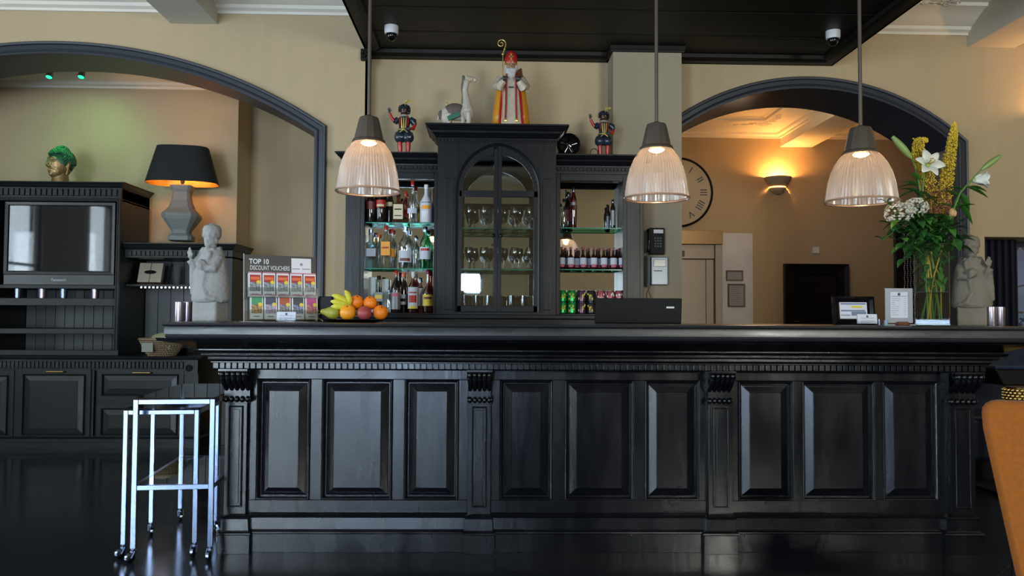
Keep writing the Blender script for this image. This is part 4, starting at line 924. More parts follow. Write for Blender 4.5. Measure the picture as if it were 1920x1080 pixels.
# ------------------------------------------------------------------ telephone and entry phone on the column
YP = COL-0.0
x0p, z1p = at(1211, 428, YP); x1p, z0p = at(1244, 478, YP)
ph = root('wall_telephone', 'black push-button wall telephone mounted high on the pale column', 'telephone', ((x0p+x1p)/2, COL, z0p), world=True)
MB().box(x0p+0.02, x1p, COL-0.045, COL, z0p, z1p).build('body', BLACK, ph, bevel=0.006)
mb = MB(); xs_ = x0p+0.012; mb.tube([(xs_, COL-0.05, z0p+0.02), (xs_, COL-0.062, z0p+0.05), (xs_, COL-0.062, z1p-0.05), (xs_, COL-0.05, z1p-0.02)], [0.017, 0.012, 0.012, 0.017], 10); mb.build('handset', BLACKG, ph, smooth=True)
mb = MB(); hh_ = (z1p-z0p)
for i in range(3):
    for j in range(4): a = x0p+0.062+i*0.022; b = z0p+hh_*0.28+j*hh_*0.10; mb.box(a, a+0.013, COL-0.049, COL-0.044, b, b+0.012)
mb.build('keypad', mat('key_grey', (0.06, 0.06, 0.07), 0.4), ph)
MB().box(x0p+0.055, x1p-0.012, COL-0.047, COL-0.044, z1p-0.045, z1p-0.015).build('name_card', WHITE, ph)
x0p, z1p = at(1208, 482, YP); x1p, z0p = at(1251, 535, YP)
en = root('entry_phone', 'silver video entry phone with small screen below the black telephone', 'entry phone', ((x0p+x1p)/2, COL, z0p), world=True)
SILV = mat('silver_plastic', (0.28, 0.31, 0.36), 0.35, 0.3)
MB().box(x0p+0.05, x1p, COL-0.04, COL, z0p, z1p).build('body', SILV, en, bevel=0.008)
mb = MB(); xs_ = x0p+0.022; mb.tube([(xs_, COL-0.03, z0p+0.0), (xs_, COL-0.055, z0p+0.03), (xs_, COL-0.055, z1p-0.03), (xs_, COL-0.03, z1p)], [0.022, 0.018, 0.018, 0.022], 10, flat=0.8); mb.build('handset', SILV, en, smooth=True)
MB().box(x0p+0.068, x1p-0.02, COL-0.045, COL-0.038, z1p-0.082, z1p-0.02).build('screen', mat('lcd_grey', (0.10, 0.11, 0.12), 0.2), en, bevel=0.003)
MB().box(x0p+0.07, x1p-0.05, COL-0.043, COL-0.039, z1p-0.118, z1p-0.112).build('button', BLACK, en)
mb = MB()
for k in (0, 1): mb.tube([(x0p+0.03+0.02*k+0.01*math.sin(i*1.1+k*2), COL-0.02, z0p+0.01-i*0.022) for i in range(8)], 0.003, 5)
mb.build('cord', mat('cord_grey', (0.25, 0.24, 0.22), 0.5), en)
# ------------------------------------------------------------------ hall behind the right arch
HY = BK-0.004
cxk, czk = at(1272, 360, HY-0.05); Rk = ms(65, HY-0.05)
ck = root('wall_clock', 'big round wall clock with Roman numerals half hidden by the column', 'clock', (cxk, HY, czk), world=True)
def disc(mb, R, y0, y1, n=48): mb.lathe([(R, 0), (R, y1-y0), (0, y1-y0)], (0, 0, 0), n).xf(Matrix.Translation((cxk, y1, czk)) @ Matrix.Rotation(PI/2, 4, 'X'))
m_ = MB(); disc(m_, Rk*0.97, HY-0.03, HY); m_.build('dial', mat('clock_dial', (0.52, 0.44, 0.32), 0.7, vary=0.1), ck)
m_ = MB(); n = 72; m_.tube([(cxk+Rk*math.cos(2*PI*i/n), HY-0.03, czk+Rk*math.sin(2*PI*i/n)) for i in range(n)], 0.018, 8, closed=True); m_.build('rim', BLACK, ck, smooth=True)
for i, s in enumerate(['XII', 'I', 'II', 'III', 'IIII', 'V', 'VI', 'VII', 'VIII', 'IX', 'X', 'XI']):
    a = PI/2-i*PI/6; t = text(s, 0.15, INK, ck, (cxk+Rk*0.74*math.cos(a), HY-0.034, czk+Rk*0.74*math.sin(a)), name='numeral', align='CENTER', ay='CENTER')
    t.rotation_euler = (Matrix.Rotation(-(a-PI/2), 3, 'Y') @ Matrix.Rotation(PI/2, 3, 'X')).to_euler()
for L, a, w_ in ((0.55, 2.3, 0.02), (0.38, 3.6, 0.028)):
    m_ = MB(); m_.box(-0.05, L*Rk*1.2, HY-0.045, HY-0.04, -w_/2, w_/2); m_.xf(Matrix.Translation((cxk, 0, czk)) @ Matrix.Rotation(-a, 4, 'Y')); m_.build('hand', BLACK, ck)
# sconce
sx, sz = at(1463, 345, HY-0.12)
scn = root('wall_sconce', 'plaster bowl wall sconce glowing warm in the hall behind the arch', 'wall light', (sx, HY, sz), world=True)
zt_ = az(331, HY-0.12, 1463); zb_2 = az(364, HY-0.12, 1463); RR = ms(27, HY-0.12)
prof = [(0.02, 0.0), (RR*0.28, 0.02), (RR*0.55, 0.07), (RR*0.62, 0.09)]
def half_lathe(mb, prof, cx, cy, cz_, n=20, thick=0.012):
    vs = []; fs = []
    for r_, z in prof:
        for i in range(n+1):
            a = PI+PI*i/n; vs.append((cx+r_*math.cos(a), cy+r_*math.sin(a), cz_+z))
    for j in range(len(prof)-1):
        for i in range(n): fs.append((j*(n+1)+i, j*(n+1)+i+1, (j+1)*(n+1)+i+1, (j+1)*(n+1)+i))
    return mb.add(vs, fs)
PLB = mat('plaster_bowl', (0.42, 0.36, 0.27), 0.7)
m_ = MB(); half_lathe(m_, [(0.01, 0), (RR*0.3, 0.02), (RR*0.52, 0.06), (RR*0.60, 0.105)], sx, HY, zb_2); o = m_.build('lower_bowl', PLB, scn, smooth=True); q = o.modifiers.new('t', 'SOLIDIFY'); q.thickness = 0.01
m_ = MB(); half_lathe(m_, [(RR*0.60, 0.125), (RR*0.72, 0.16), (RR*0.95, zt_-zb_2-0.02), (RR*1.0, zt_-zb_2)], sx, HY, zb_2); o = m_.build('upper_bowl', PLB, scn, smooth=True); q = o.modifiers.new('t', 'SOLIDIFY'); q.thickness = 0.01
m_ = MB(); m_.ell((sx, HY-0.08, zt_-0.10), 0.03, 12, 8); m_.build('bulb', mat('sconce_bulb', (1, 0.7, 0.4), 0.5, emit=(1, 0.5, 0.15), es=30), scn, smooth=True)
point('sconce_light', (sx, HY-0.12, zt_-0.03), 17, (1.0, 0.46, 0.12), 0.04)
# the second sconce, on the wall just right of the photograph
m_ = MB(); sx2 = 5.05; half_lathe(m_, [(0.01, 0), (0.1, 0.04), (0.19, 0.22), (0.2, 0.25)], sx2, WR, 2.75); o = m_.build('wall_sconce', PLB, smooth=True)
q = o.modifiers.new('t', 'SOLIDIFY'); q.thickness = 0.01; tag(o, 'plaster bowl wall sconce on the beige wall beyond the flower vase', 'wall light')
point('sconce_light_2', (sx2, WR-0.12, 3.02), 8, (1.0, 0.55, 0.2), 0.04)
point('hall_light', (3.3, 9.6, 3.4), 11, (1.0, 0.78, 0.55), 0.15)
# lift: header, jambs, door
lx0, lx1 = ax(1235, HY), ax(1349, HY); lz0, lz1 = az(460, HY, 1320), az(435, HY, 1320)
lf = root('lift_entrance', 'stainless steel lift doorway with orange-lit header beneath the wall clock', 'lift', ((lx0+lx1)/2, HY, 0), world=True)
MB().box(lx0, lx1, HY-0.20, HY, lz0, lz1).build('header', mat('header_orange_lit', (0.30, 0.19, 0.09), 0.35, 0.9), lf, bevel=0.004)  # orange light on the header is put into its metal colour
ix = ax(1336, HY); m_ = MB(); m_.box(ix, lx1, HY-0.16, HY, 0, lz0); m_.box(lx0, lx0+0.1, HY-0.16, HY, 0, lz0); m_.box(lx0, lx1, HY-0.1, HY, az(486, HY, 1300), lz0); m_.build('jamb', STEEL, lf, bevel=0.004)
dx_ = ax(1322, HY); m_ = MB(); m_.box(lx0+0.1, dx_, HY-0.05, HY-0.001, 0.01, az(487, HY, 1300)); m_.box(dx_, ix, HY-0.07, HY-0.001, 0.01, az(487, HY, 1300)); m_.build('door', STEEL, lf, bevel=0.003)
a, b = at(1280, 470, HY-0.11); m_ = MB(); m_.box(a-0.2, a+0.03, HY-0.115, HY-0.10, b-0.09, b); m_.build('floor_display', mat('display_red', (0.06, 0.01, 0.008), 0.3), lf)
pn0, pz1_ = at(1349, 437, HY-0.03); pn1 = ax(1412, HY-0.03)
o = MB().box(pn0+0.005, pn1, HY-0.03, HY, 0.0, pz1_).build('steel_panel', mat('worn_steel', (0.58, 0.55, 0.54), 0.55, 0.4, bump=0.1, bscale=6, vary=0.25, vscale=2)); tag(o, 'tall worn stainless steel wall panel beside the lift', 'wall panel')
def framed(name, label, cat, px0, py0, px1, py1, Y, fm_, pm, wd, lines=8, dep=0.02, al=0):
    a, b = at(px0, py0, Y); c, d = at(px1, py1, Y)
    r = root(name, label, cat, ((a+c)/2, Y, d), world=True)
    m_ = MB(); m_.sweep([(a, d), (a, b), (c, b), (c, d)], [(0, Y), (0, Y-dep), (wd, Y-dep*0.8), (wd, Y)], 'xz', True); m_.build('frame', fm_, r)
    MB().box(a+wd*0.5, c-wd*0.5, Y-0.006, Y-0.001, d+wd*0.5, b-wd*0.5).build('sheet', pm, r)
    m_ = MB(); rn = random.Random(px0)
    for i in range(lines):
        z = b-wd*1.6-(b-d-wd*3)*(i+0.5)/lines; x_ = a+wd*1.8; x2 = c-wd*1.8; m_.box(x_, x_+(x2-x_)*rn.uniform(0.4, 1), Y-0.007, Y-0.0062, z, z+(b-d)*0.012)
    m_.build('printed_lines', INK, r); return r
WOODF = mat('frame_wood', (0.14, 0.09, 0.05), 0.5)
framed('framed_notice', 'small framed notice on the steel panel, upper of two', 'notice', 1361, 507, 1393, 527, HY-0.032, WOODF, mat('notice_paper', (0.33, 0.33, 0.34), 0.6), 0.02, 4)
framed('framed_notice', 'larger framed notice on the steel panel, below the small one', 'notice', 1364, 532, 1397, 576, HY-0.032, WOODF, mat('notice_paper', (0.33, 0.33, 0.34), 0.6), 0.025, 9)
a, b = at(1523, 463, HY); c, d = at(1535, 475, HY)
o = MB().box(a, c, HY-0.03, HY, d, b).build('thermostat', WHITE, bevel=0.005); tag(o, 'tiny white thermostat on the wall above the black hall door', 'thermostat')
# black door with frame
x0_, z1_ = at(1468, 495, HY); x1_ = ax(1588, HY)
dr = root('door_1', None, None, ((x0_+x1_)/2, HY, 0), world=True); dr['kind'] = 'structure'
m_ = MB(); m_.sweep([(x0_, 0), (x0_, z1_), (x1_, z1_), (x1_, 0)], [(0, HY), (0, HY-0.09), (0.06, HY-0.07), (0.15, HY-0.06), (0.17, HY)], 'xz'); m_.build('door_frame', PAINTB, dr)
m_ = MB(); m_.box(x0_+0.15, x1_-0.15, HY-0.03, HY, 0, z1_-0.15); m_.raised(x0_+0.25, x1_-0.25, 1.15, z1_-0.27, HY-0.035, 0.05, 0.01); m_.raised(x0_+0.25, x1_-0.25, 0.2, 1.05, HY-0.035, 0.05, 0.01); m_.build('door_leaf', PAINTB, dr)
m_ = MB(); kx, kz = at(1485, 603, HY-0.05); m_.box(kx-0.03, kx+0.03, HY-0.06, HY-0.03, kz-0.1, kz+0.04); m_.tube([(kx, HY-0.06, kz), (kx, HY-0.1, kz), (kx+0.1, HY-0.1, kz)], 0.01, 8); m_.build('door_handle', CHROME, dr, smooth=True)
m_ = MB()
for X in (x0_+0.02, x1_-0.02): m_.add([(X-0.03, HY-0.095, z1_-0.01), (X+0.03, HY-0.095, z1_-0.05), (X+0.0, HY-0.095, z1_-0.13)], [(0, 1, 2)])
# dark panel beside the arch; its bead strings are made up for glitter
YQ = 9.6
a, b = at(1679, 428, YQ); c = ax(1712, YQ)+0.35
bd = root('glitter_panel', 'tall black panel with silver dots standing in for glitter, behind the vase', 'glitter panel', ((a+c)/2, YQ, 0), world=True)
MB().box(a, c, YQ, YQ+0.06, 0, b).build('panel', PAINTB, bd, bevel=0.004)
m_ = MB()
for i in range(6):
    X = a+0.10+0.038*i
    for k in range(60): m_.ell((X+0.004*math.sin(k*1.3+i), YQ-0.012, b-0.05-k*0.024), (0.007, 0.006, 0.010), 6, 4)
m_.build('glitter_dots', mat('glitter_silver', (0.65, 0.68, 0.75), 0.2, 0.4), bd, smooth=True)

# ------------------------------------------------------------------ things standing on the bar counter
def cpt(px, d, py=600):
    x = at(px, py, d, AL)[0]; return barpt(x, d, ZT)
def cw(px0, px1, d): return ms(px1-px0, d)
# screen seen from behind
r = root('point_of_sale_screen', 'back of a wide black till screen standing on the bar counter', 'screen', cpt(1198, 4.42), -AL)
W_ = cw(1117, 1280, 4.42); H_ = ms(600-552, 4.42)
MB().prism([(0.02, 0.0), (0.045, 0.0), (0.03, H_), (0.0, H_-0.002)], -W_/2, W_/2, 'yz').build('back_cover', BLACK, r, bevel=0.005)
MB().box(-W_*0.36, W_*0.36, 0.03, 0.16, 0, 0.012).build('foot', BLACK, r, bevel=0.003)
m_ = MB(); m_.box(W_*0.32, W_*0.41, 0.0035, 0.006, H_*0.60, H_*0.67); m_.build('badge', SILV, r)
# framed ticket
def stand_frame():
    r = root('picture_frame', 'black picture frame holding a printed sheet with a yellow stripe', 'picture frame', cpt(1602, 4.2), -AL+0.02)
    W_ = cw(1562, 1642, 4.2); H_ = ms(54, 4.2); q = MB()
    q.sweep([(-W_/2, 0), (-W_/2, H_), (W_/2, H_), (W_/2, 0)], [(0, 0.012), (0, -0.008), (0.010, -0.012), (0.026, -0.002), (0.028, 0.012)], 'xz', True); q.box(-W_/2+0.01, W_/2-0.01, 0.004, 0.012, 0.01, H_-0.01)
    lean = Matrix.Rotation(-0.12, 4, 'X'); q.xf(lean).build('frame', BLACKG, r, smooth=True, ang=25)
    q = MB(); q.box(-W_*0.33, W_*0.33, 0.001, 0.0035, H_*0.22, H_*0.80); q.xf(lean).build('sheet', PAPER, r)
    q = MB(); q.box(-W_*0.30, W_*0.30, 0.0, 0.001, H_*0.72, H_*0.77); q.box(-W_*0.30, W_*0.28, 0.0, 0.001, H_*0.48, H_*0.53); q.box(-W_*0.05, W_*0.30, 0.0, 0.001, H_*0.33, H_*0.47); q.box(-W_*0.30, -W_*0.08, 0.0, 0.001, H_*0.33, H_*0.36); q.xf(lean).build('printed_lines', mat('print_blue', (0.12, 0.17, 0.28), 0.6), r)
    q = MB(); q.box(-W_*0.04, W_*0.22, 0.0, 0.001, H_*0.60, H_*0.68); q.xf(lean).build('highlight', mat('print_yellow', (0.6, 0.5, 0.05), 0.6), r)
    MB().box(-0.02, 0.02, -0.003, 0.003, 0, H_*0.75).xf(Matrix.Translation((0, 0.075, 0.001)) @ Matrix.Rotation(0.32, 4, 'X')).build('strut', BLACK, r)
stand_frame()
def card(label, px, w0, h0, d, name='business_card_holder'):
    r = root(name, label, 'card holder', cpt(px, d), -AL)
    W_ = ms(w0, d); H_ = ms(h0, d)
    q = MB(); q.box(-W_/2-0.004, W_/2+0.004, -0.012, 0.03, 0, 0.008); q.box(-W_/2-0.004, W_/2+0.004, -0.014, -0.012, 0, 0.02); q.build('holder', glass('holder_glass', (0.9, 0.92, 0.92), 0.004, gmax=0.02), r)
    q = MB(); lean = Matrix.Rotation(-0.15, 4, 'X')
    q.box(-W_/2, W_/2, -0.008, 0.004, 0.008, H_); q.xf(lean).build('cards', PAPER, r, bevel=0.0005)
    q = MB(); q.ell((0, -0.0085, H_*0.78), (0.006, 0.0006, 0.006), 8, 6)
    for k, f_ in enumerate((0.62, 0.40, 0.30, 0.2)): q.box(-W_*0.35, W_*(0.35 if k != 3 else 0.1), -0.0088, -0.008, H_*f_, H_*f_+0.0012)
    q.xf(lean).build('printed_lines', INK, r); return r
card('small stack of white cards leaning before the black picture frame', 1626, 37, 21, 3.98)
card('small white card stand in front of the leaflet display', 537, 35, 19, 3.98)
# grey menu holder
r = root('menu_holder', 'pale grey acrylic stand with a printed price list beside the vase', 'menu stand', cpt(1686, 4.12), -AL-0.03)
W_ = cw(1660, 1712, 4.12); H_ = ms(70, 4.12)
q = MB(); q.box(-W_/2, W_/2, 0, 0.005, 0.012, H_); q.box(-W_/2, W_/2, -0.03, 0.04, 0, 0.006); q.build('board', mat('acrylic_grey', (0.22, 0.24, 0.29), 0.35), r, bevel=0.001)
q = MB(); q.box(-W_*0.31, W_*0.31, -0.001, 0.0, H_*0.2, H_*0.90); q.build('sheet', PAPER, r)
q = MB(); q.ell((0, -0.0015, H_*0.84), (0.008, 0.0006, 0.008), 8, 6); q.box(-W_*0.27, W_*0.27, -0.0018, -0.001, H_*0.78, H_*0.79)
rn = random.Random(2)
for k in range(9): z = H_*(0.72-k*0.055); q.box(-W_*0.27, -W_*0.27+W_*rn.uniform(0.1, 0.32), -0.0018, -0.001, z, z+0.0013); q.box(W_*0.18, W_*0.26, -0.0018, -0.001, z, z+0.0013)
q.build('printed_lines', INK, r)
# little cups between card holder and menu
for px, w_, h_, m_, lb in ((1648, 5, 12, CHROME, 'tiny chrome tube beside the stacked white cards'), (1661, 8, 10, mat('cup_blue', (0.2, 0.3, 0.42), 0.3), 'tiny pale blue pot at the foot of the menu stand')):
    o = MB().lathe([(ms(w_, 4)/2, 0), (ms(w_, 4)/2, ms(h_, 4)), (ms(w_, 4)*0.4, ms(h_, 4)), (ms(w_, 4)*0.38, 0.005), (0, 0.005)], n=16).build('small_pot', m_, smooth=True); o.location = cpt(px, 3.99); tag(o, lb, 'pot')
o = MB().lathe([(0.03, 0), (0.034, 0.003), (0.028, 0.018), (0.02, 0.020), (0.0, 0.021)], n=20).build('bell', BROWN, smooth=True); o.location = cpt(1692, 3.95); tag(o, 'low dark brown counter bell in front of the menu stand', 'bell')
# metal tumblers
def cup(label, px, d, g, px1=None):
    R_ = ms(8.3, d); o = MB().lathe([(R_*0.96, 0), (R_, 0.003), (R_, ms(36, d)), (R_*0.94, ms(36, d)), (R_*0.92, 0.006), (0, 0.006)], n=24).build('metal_tumbler', mat('pewter_mauve', (0.38, 0.32, 0.36), 0.28, 0.9), smooth=True)
    o.location = cpt(px, d); tag(o, label, 'tumbler', g)
cup('metal tumbler touching the left stone statue, outer one', 336, 4.1, 'metal tumblers beside the left statue'); cup('metal tumbler close against the left stone statue, inner one', 351, 4.14, 'metal tumblers beside the left statue')
cup('metal tumbler nearest the right stone statue', 1860, 4.05, 'metal tumblers beside the right statue'); cup('metal tumbler at the far end of the counter', 1876, 4.05, 'metal tumblers beside the right statue')
# ---- stone statues
def statue(label, px, d, hpx_, m_, mirror=False, rz=0):
    H_ = ms(hpx_, d); r = root('stone_statue', label, 'statue', cpt(px, d), rz); k = H_/0.50; s = -1 if mirror else 1
    def S(*a): return (a[0]*k*s, a[1]*k, a[2]*k)
    q = MB(); q.box(-0.072*k, 0.072*k, -0.055*k, 0.055*k, 0, 0.105*k); q.build('plinth', m_, r, remesh=0.006)
    q = MB()
    q.lathe([(0.092*k, 0.098*k), (0.104*k, 0.115*k), (0.096*k, 0.20*k), (0.083*k, 0.30*k), (0.066*k, 0.365*k), (0.035*k, 0.385*k)], (0, 0, 0), 32, sy=0.72)
    # cloak falling open in front
    q.tube([S(0.03, -0.05, 0.36), S(0.012, -0.062, 0.27), S(0.0, -0.068, 0.18), S(0.03, -0.070, 0.12)], [0.014*k, 0.012*k, 0.012*k, 0.016*k], 8)
    q.tube([S(0.03, -0.070, 0.125), S(0.06, -0.055, 0.115), S(0.085, -0.02, 0.108)], 0.014*k, 8)
    for j in range(10):
        a = 0.6*j; q.ell(S(0.048*math.cos(a), 0.034*math.sin(a)-0.004, 0.372+0.006*math.sin(3*a)), 0.014*k, 8, 6)
    # raised blessing hand and sleeve
    q.tube([S(-0.05, -0.01, 0.33), S(-0.082, -0.04, 0.285), S(-0.088, -0.055, 0.315)], [0.026*k, 0.026*k, 0.018*k], 10)
    q.tube([S(-0.082, -0.03, 0.29), S(-0.096, -0.02, 0.21), S(-0.104, -0.01, 0.14)], [0.022*k, 0.016*k, 0.010*k], 8)
    q.ell(S(-0.084, -0.058, 0.338), S(0.013, 0.011, 0.017), 10, 8)
    for f_, (dx, L) in enumerate(((-0.011, 0.012), (-0.004, 0.03), (0.003, 0.033), (0.010, 0.016))): q.tube([S(-0.084+dx, -0.06, 0.348), S(-0.084+dx*1.2, -0.064, 0.350+L)], [0.0055*k, 0.005*k], 6)
    q.tube([S(-0.072, -0.06, 0.335), S(-0.064, -0.066, 0.352)], 0.0055*k, 6)
    # other arm holding an orb
    q.tube([S(0.055, -0.01, 0.33), S(0.05, -0.055, 0.27), S(0.012, -0.072, 0.268)], [0.026*k, 0.026*k, 0.018*k], 10)
    q.ell(S(-0.002, -0.078, 0.292), (0.027*k,)*3, 14, 10)
    for f_ in range(4): q.tube([S(0.022, -0.078, 0.262+f_*0.010), S(0.010, -0.100, 0.266+f_*0.010), S(-0.006, -0.106, 0.272+f_*0.009)], 0.0055*k, 6)
    q.tube([S(0.024, -0.075, 0.28), S(0.022, -0.085, 0.305)], 0.006*k, 6)
    q.build('robed_body', m_, r, remesh=0.0048)
    q = MB(); q.tube([S(0, -0.002, 0.36), S(0, -0.004, 0.40)], 0.028*k, 12)
    q.ell(S(0, -0.006, 0.420), S(0.035, 0.036, 0.040), 16, 12); q.ell(S(0, -0.042, 0.418), S(0.007, 0.008, 0.010), 8, 6); q.ell(S(0, -0.030, 0.395), S(0.020, 0.016, 0.014), 10, 8)
    for sg in (-1, 1): q.ell(S(sg*0.013, -0.040, 0.430), S(0.008, 0.004, 0.003), 8, 6); q.ell(S(sg*0.036, -0.004, 0.418), S(0.006, 0.010, 0.014), 8, 6)
    q.tube([S(-0.010, -0.040, 0.404), S(0, -0.043, 0.402), S(0.010, -0.040, 0.404)], 0.0035*k, 6)
    q.build('head', m_, r, remesh=0.0045)
    q = MB(); q.lathe([(0.038*k, 0.425*k), (0.045*k, 0.44*k), (0.048*k, 0.475*k), (0.040*k, 0.496*k), (0.016*k, 0.504*k), (0.005*k, 0.514*k)], (0, 0.002, 0), 24); 
    for j in range(10): a = 2*PI*j/10; q.ell((0.041*k*math.cos(a), 0.041*k*math.sin(a), 0.447*k), 0.009*k, 8, 6)
    q.build('crown', m_, r, remesh=0.005)
statue('grey stone statue of a robed king holding an orb, beside the leaflet display', 394, 4.08, 180, STONE, rz=-0.3)
statue('brown weathered stone statue of a robed king beside the flower vase', 1822, 4.12, 169, STONEB, mirror=True, rz=-0.5)
# ---- leaflet display
LY = 4.22
r = root('leaflet_display', 'dark acrylic leaflet display with two rows of discount vouchers', 'leaflet display', cpt(527, LY+0.03), 0.42)
W_ = 0.372; H_ = 0.355; lean = Matrix.Rotation(-0.13, 4, 'X')
DK = mat('display_dark', (0.028, 0.028, 0.031), 0.3)
MB().box(-W_/2, W_/2, 0, 0.005, 0.002, H_).xf(lean).build('back_board', DK, r)
MB().box(-W_/2-0.004, -W_/2, -0.002, 0.008, 0.002, H_+0.006).xf(lean).build('edge_strip', mat('clear_edge', (0.45, 0.45, 0.45), 0.2), r)
MB().box(-W_/2-0.03, W_/2, -0.07, 0.07, 0, 0.003).build('base', mat('acrylic_base', (0.18, 0.18, 0.2), 0.15), r)
def ltext(s, size, x, z, y=-0.0012, m_=WHITE, sx=1, bold=0.0):
    t = text(s, size, m_, r, (0, 0, 0), bold=bold, ext=0.0002)
    t.matrix_local = lean @ Matrix.Translation((x, y, z)) @ Matrix.Rotation(PI/2, 4, 'X') @ Matrix.Diagonal((sx, 1, 1, 1)); return t
ltext('TOP 10', 0.037, -W_/2+0.024, H_-0.047, sx=0.85, bold=0.0007); ltext('DISCOUNT VOUCHERS', 0.034, -W_/2+0.028, H_-0.080, sx=0.575)
q = MB(); q.box(W_*0.15, W_*0.43, -0.004, -0.001, H_-0.105, H_-0.012); q.xf(lean).build('logo_card', WHITE, r)
q = MB(); q.ell((W_*0.29, -0.0045, H_-0.045), (0.008, 0.0006, 0.008), 10, 6); q.xf(lean).build('logo_mark', mat('logo_grey', (0.3, 0.3, 0.32), 0.5), r)
for (a_, b_) in ((0.16, 0.27), (0.30, 0.42)):
    q = MB(); q.box(W_*a_, W_*b_, -0.0045, -0.004, H_-0.072, H_-0.067); q.xf(lean).build('logo_line', mat('logo_grey', (0.3, 0.3, 0.32), 0.5), r)
lw = (W_-0.02)/5
tops = [['redl', 'orange']]*5; bcol = [mat('voucher_green', (0.02, 0.28, 0.12), 0.4), mat('voucher_navy', (0.03, 0.04, 0.10), 0.4), mat('voucher_rust', (0.38, 0.06, 0.02), 0.4), mat('voucher_black', (0.02, 0.02, 0.04), 0.4), mat('voucher_pink', (0.45, 0.04, 0.20), 0.4)]
def photo_mat(name, a, b):
    m = mat(name, a, 0.4); nt = m.node_tree; n = nt.nodes.new('ShaderNodeTexNoise'); n.inputs['Scale'].default_value = 90; tc = nt.nodes.new('ShaderNodeTexCoord'); nt.links.new(tc.outputs['Object'], n.inputs['Vector'])
    cr = nt.nodes.new('ShaderNodeValToRGB'); cr.color_ramp.elements[0].position = 0.38; cr.color_ramp.elements[1].position = 0.62; cr.color_ramp.elements[0].color = (*a, 1); cr.color_ramp.elements[1].color = (*b, 1)
    nt.links.new(n.outputs['Fac'], cr.inputs[0]); nt.links.new(cr.outputs[0], nt.nodes['Principled BSDF'].inputs['Base Color']); return m
pm1 = photo_mat('voucher_photo', (0.05, 0.06, 0.09), (0.35, 0.38, 0.42)); pm2 = [photo_mat('voucher_photo_food', (0.08, 0.04, 0.02), (0.5, 0.3, 0.08)), photo_mat('voucher_photo_dance', (0.15, 0.12, 0.3), (0.5, 0.4, 0.5)), photo_mat('voucher_photo_city', (0.06, 0.06, 0.08), (0.3, 0.28, 0.3)), photo_mat('voucher_photo_night', (0.02, 0.02, 0.06), (0.25, 0.3, 0.45)), photo_mat('voucher_photo_show', (0.30, 0.02, 0.10), (0.6, 0.25, 0.2))]
ROWP = mat('voucher_pink_edge', (0.62, 0.22, 0.30), 0.5); YEL = mat('voucher_star', (0.75, 0.6, 0.02), 0.4)
names_b = ['green-headed', 'navy-headed', 'rust-headed', 'black', 'magenta']; posn = ['first', 'second', 'third', 'fourth', 'fifth']
Mr = Matrix.Translation(cpt(527, LY+0.03)) @ Matrix.Rotation(0.42, 4, 'Z')
OFF['zero'] = Vector((0, 0, 0))
for row, zb3 in ((0, 0.125), (1, -0.004+0.012)):
    for i in range(5):
        x_ = -W_/2+0.016+lw*i+(0.008 if row else 0); wv = lw-0.006; hv = 0.125; yy = -0.042
        lab = (('voucher leaflets with red and orange heading, upper row, %s from the left' % posn[i]) if row == 0 else ('%s voucher leaflet stack in the lower row' % names_b[i]))
        v = bpy.data.objects.new('leaflet_stack', None); col.objects.link(v); v.matrix_world = Mr @ lean @ Matrix.Translation((x_+wv/2, yy, zb3))
        tag(v, lab, 'leaflets', 'discount vouchers in the display')
        q = MB(); q.box(-wv/2, wv/2, 0, 0.036, 0, hv); q.build('stack', WHITE, v)
        q = MB(); q.box(-wv/2, wv/2, -0.0012, 0.033, hv, hv+0.006); q.build('top_edge', ROWP, v)
        q = MB(); q.box(-wv*0.40, wv*0.42, -0.001, 0, hv*0.62, hv*0.93); q.build('heading', LM['redl'] if row == 0 else bcol[i], v)
        if row == 0: q = MB(); q.box(-wv*0.34, wv*0.36, -0.0016, -0.001, hv*0.72, hv*0.84); q.build('title', CAPM['orange'], v)
        q = MB(); q.box(-wv*0.40, wv*0.42, -0.001, 0, hv*0.24, hv*0.62); q.build('picture', pm1 if row == 0 else pm2[i], v)
        q = MB(); q.lathe([(0.010, 0), (0.010, 0.001), (0, 0.001)], n=12).xf(Matrix.Translation((wv*0.26, -0.001, hv*0.62)) @ Matrix.Rotation(PI/2, 4, 'X')); q.build('star', YEL, v)
        q = MB(); q.box(-wv*0.25, wv*0.25, -0.001, 0, hv*0.10, hv*0.13); q.build('caption', INK, v)
    q = MB(); q.box(-W_/2+0.004, W_/2+0.004, -0.046, -0.0435, zb3-0.004, zb3+0.05); q.box(-W_/2+0.004, W_/2+0.004, -0.046, 0.0, zb3-0.006, zb3-0.001); q.xf(lean).build('pocket', GLASS, r)
# small black box behind the fruit
o = MB().box(-0.045, 0.045, -0.03, 0.03, 0, ms(48, 4.3)).build('black_box', BLACK, bevel=0.004); o.location = cpt(608, 4.36); o.rotation_euler = (0, 0, -AL); tag(o, 'small black box behind the pear and bananas', 'box')
o = MB().lathe([(0.022, 0), (0.024, 0.004), (0.010, 0.018), (0.004, 0.02), (0, 0.021)], n=12).build('glass_stopper', GLASS, smooth=True, ang=20); o.location = cpt(598, 3.9); tag(o, 'small clear glass lump lying in front of the pear', 'glass')
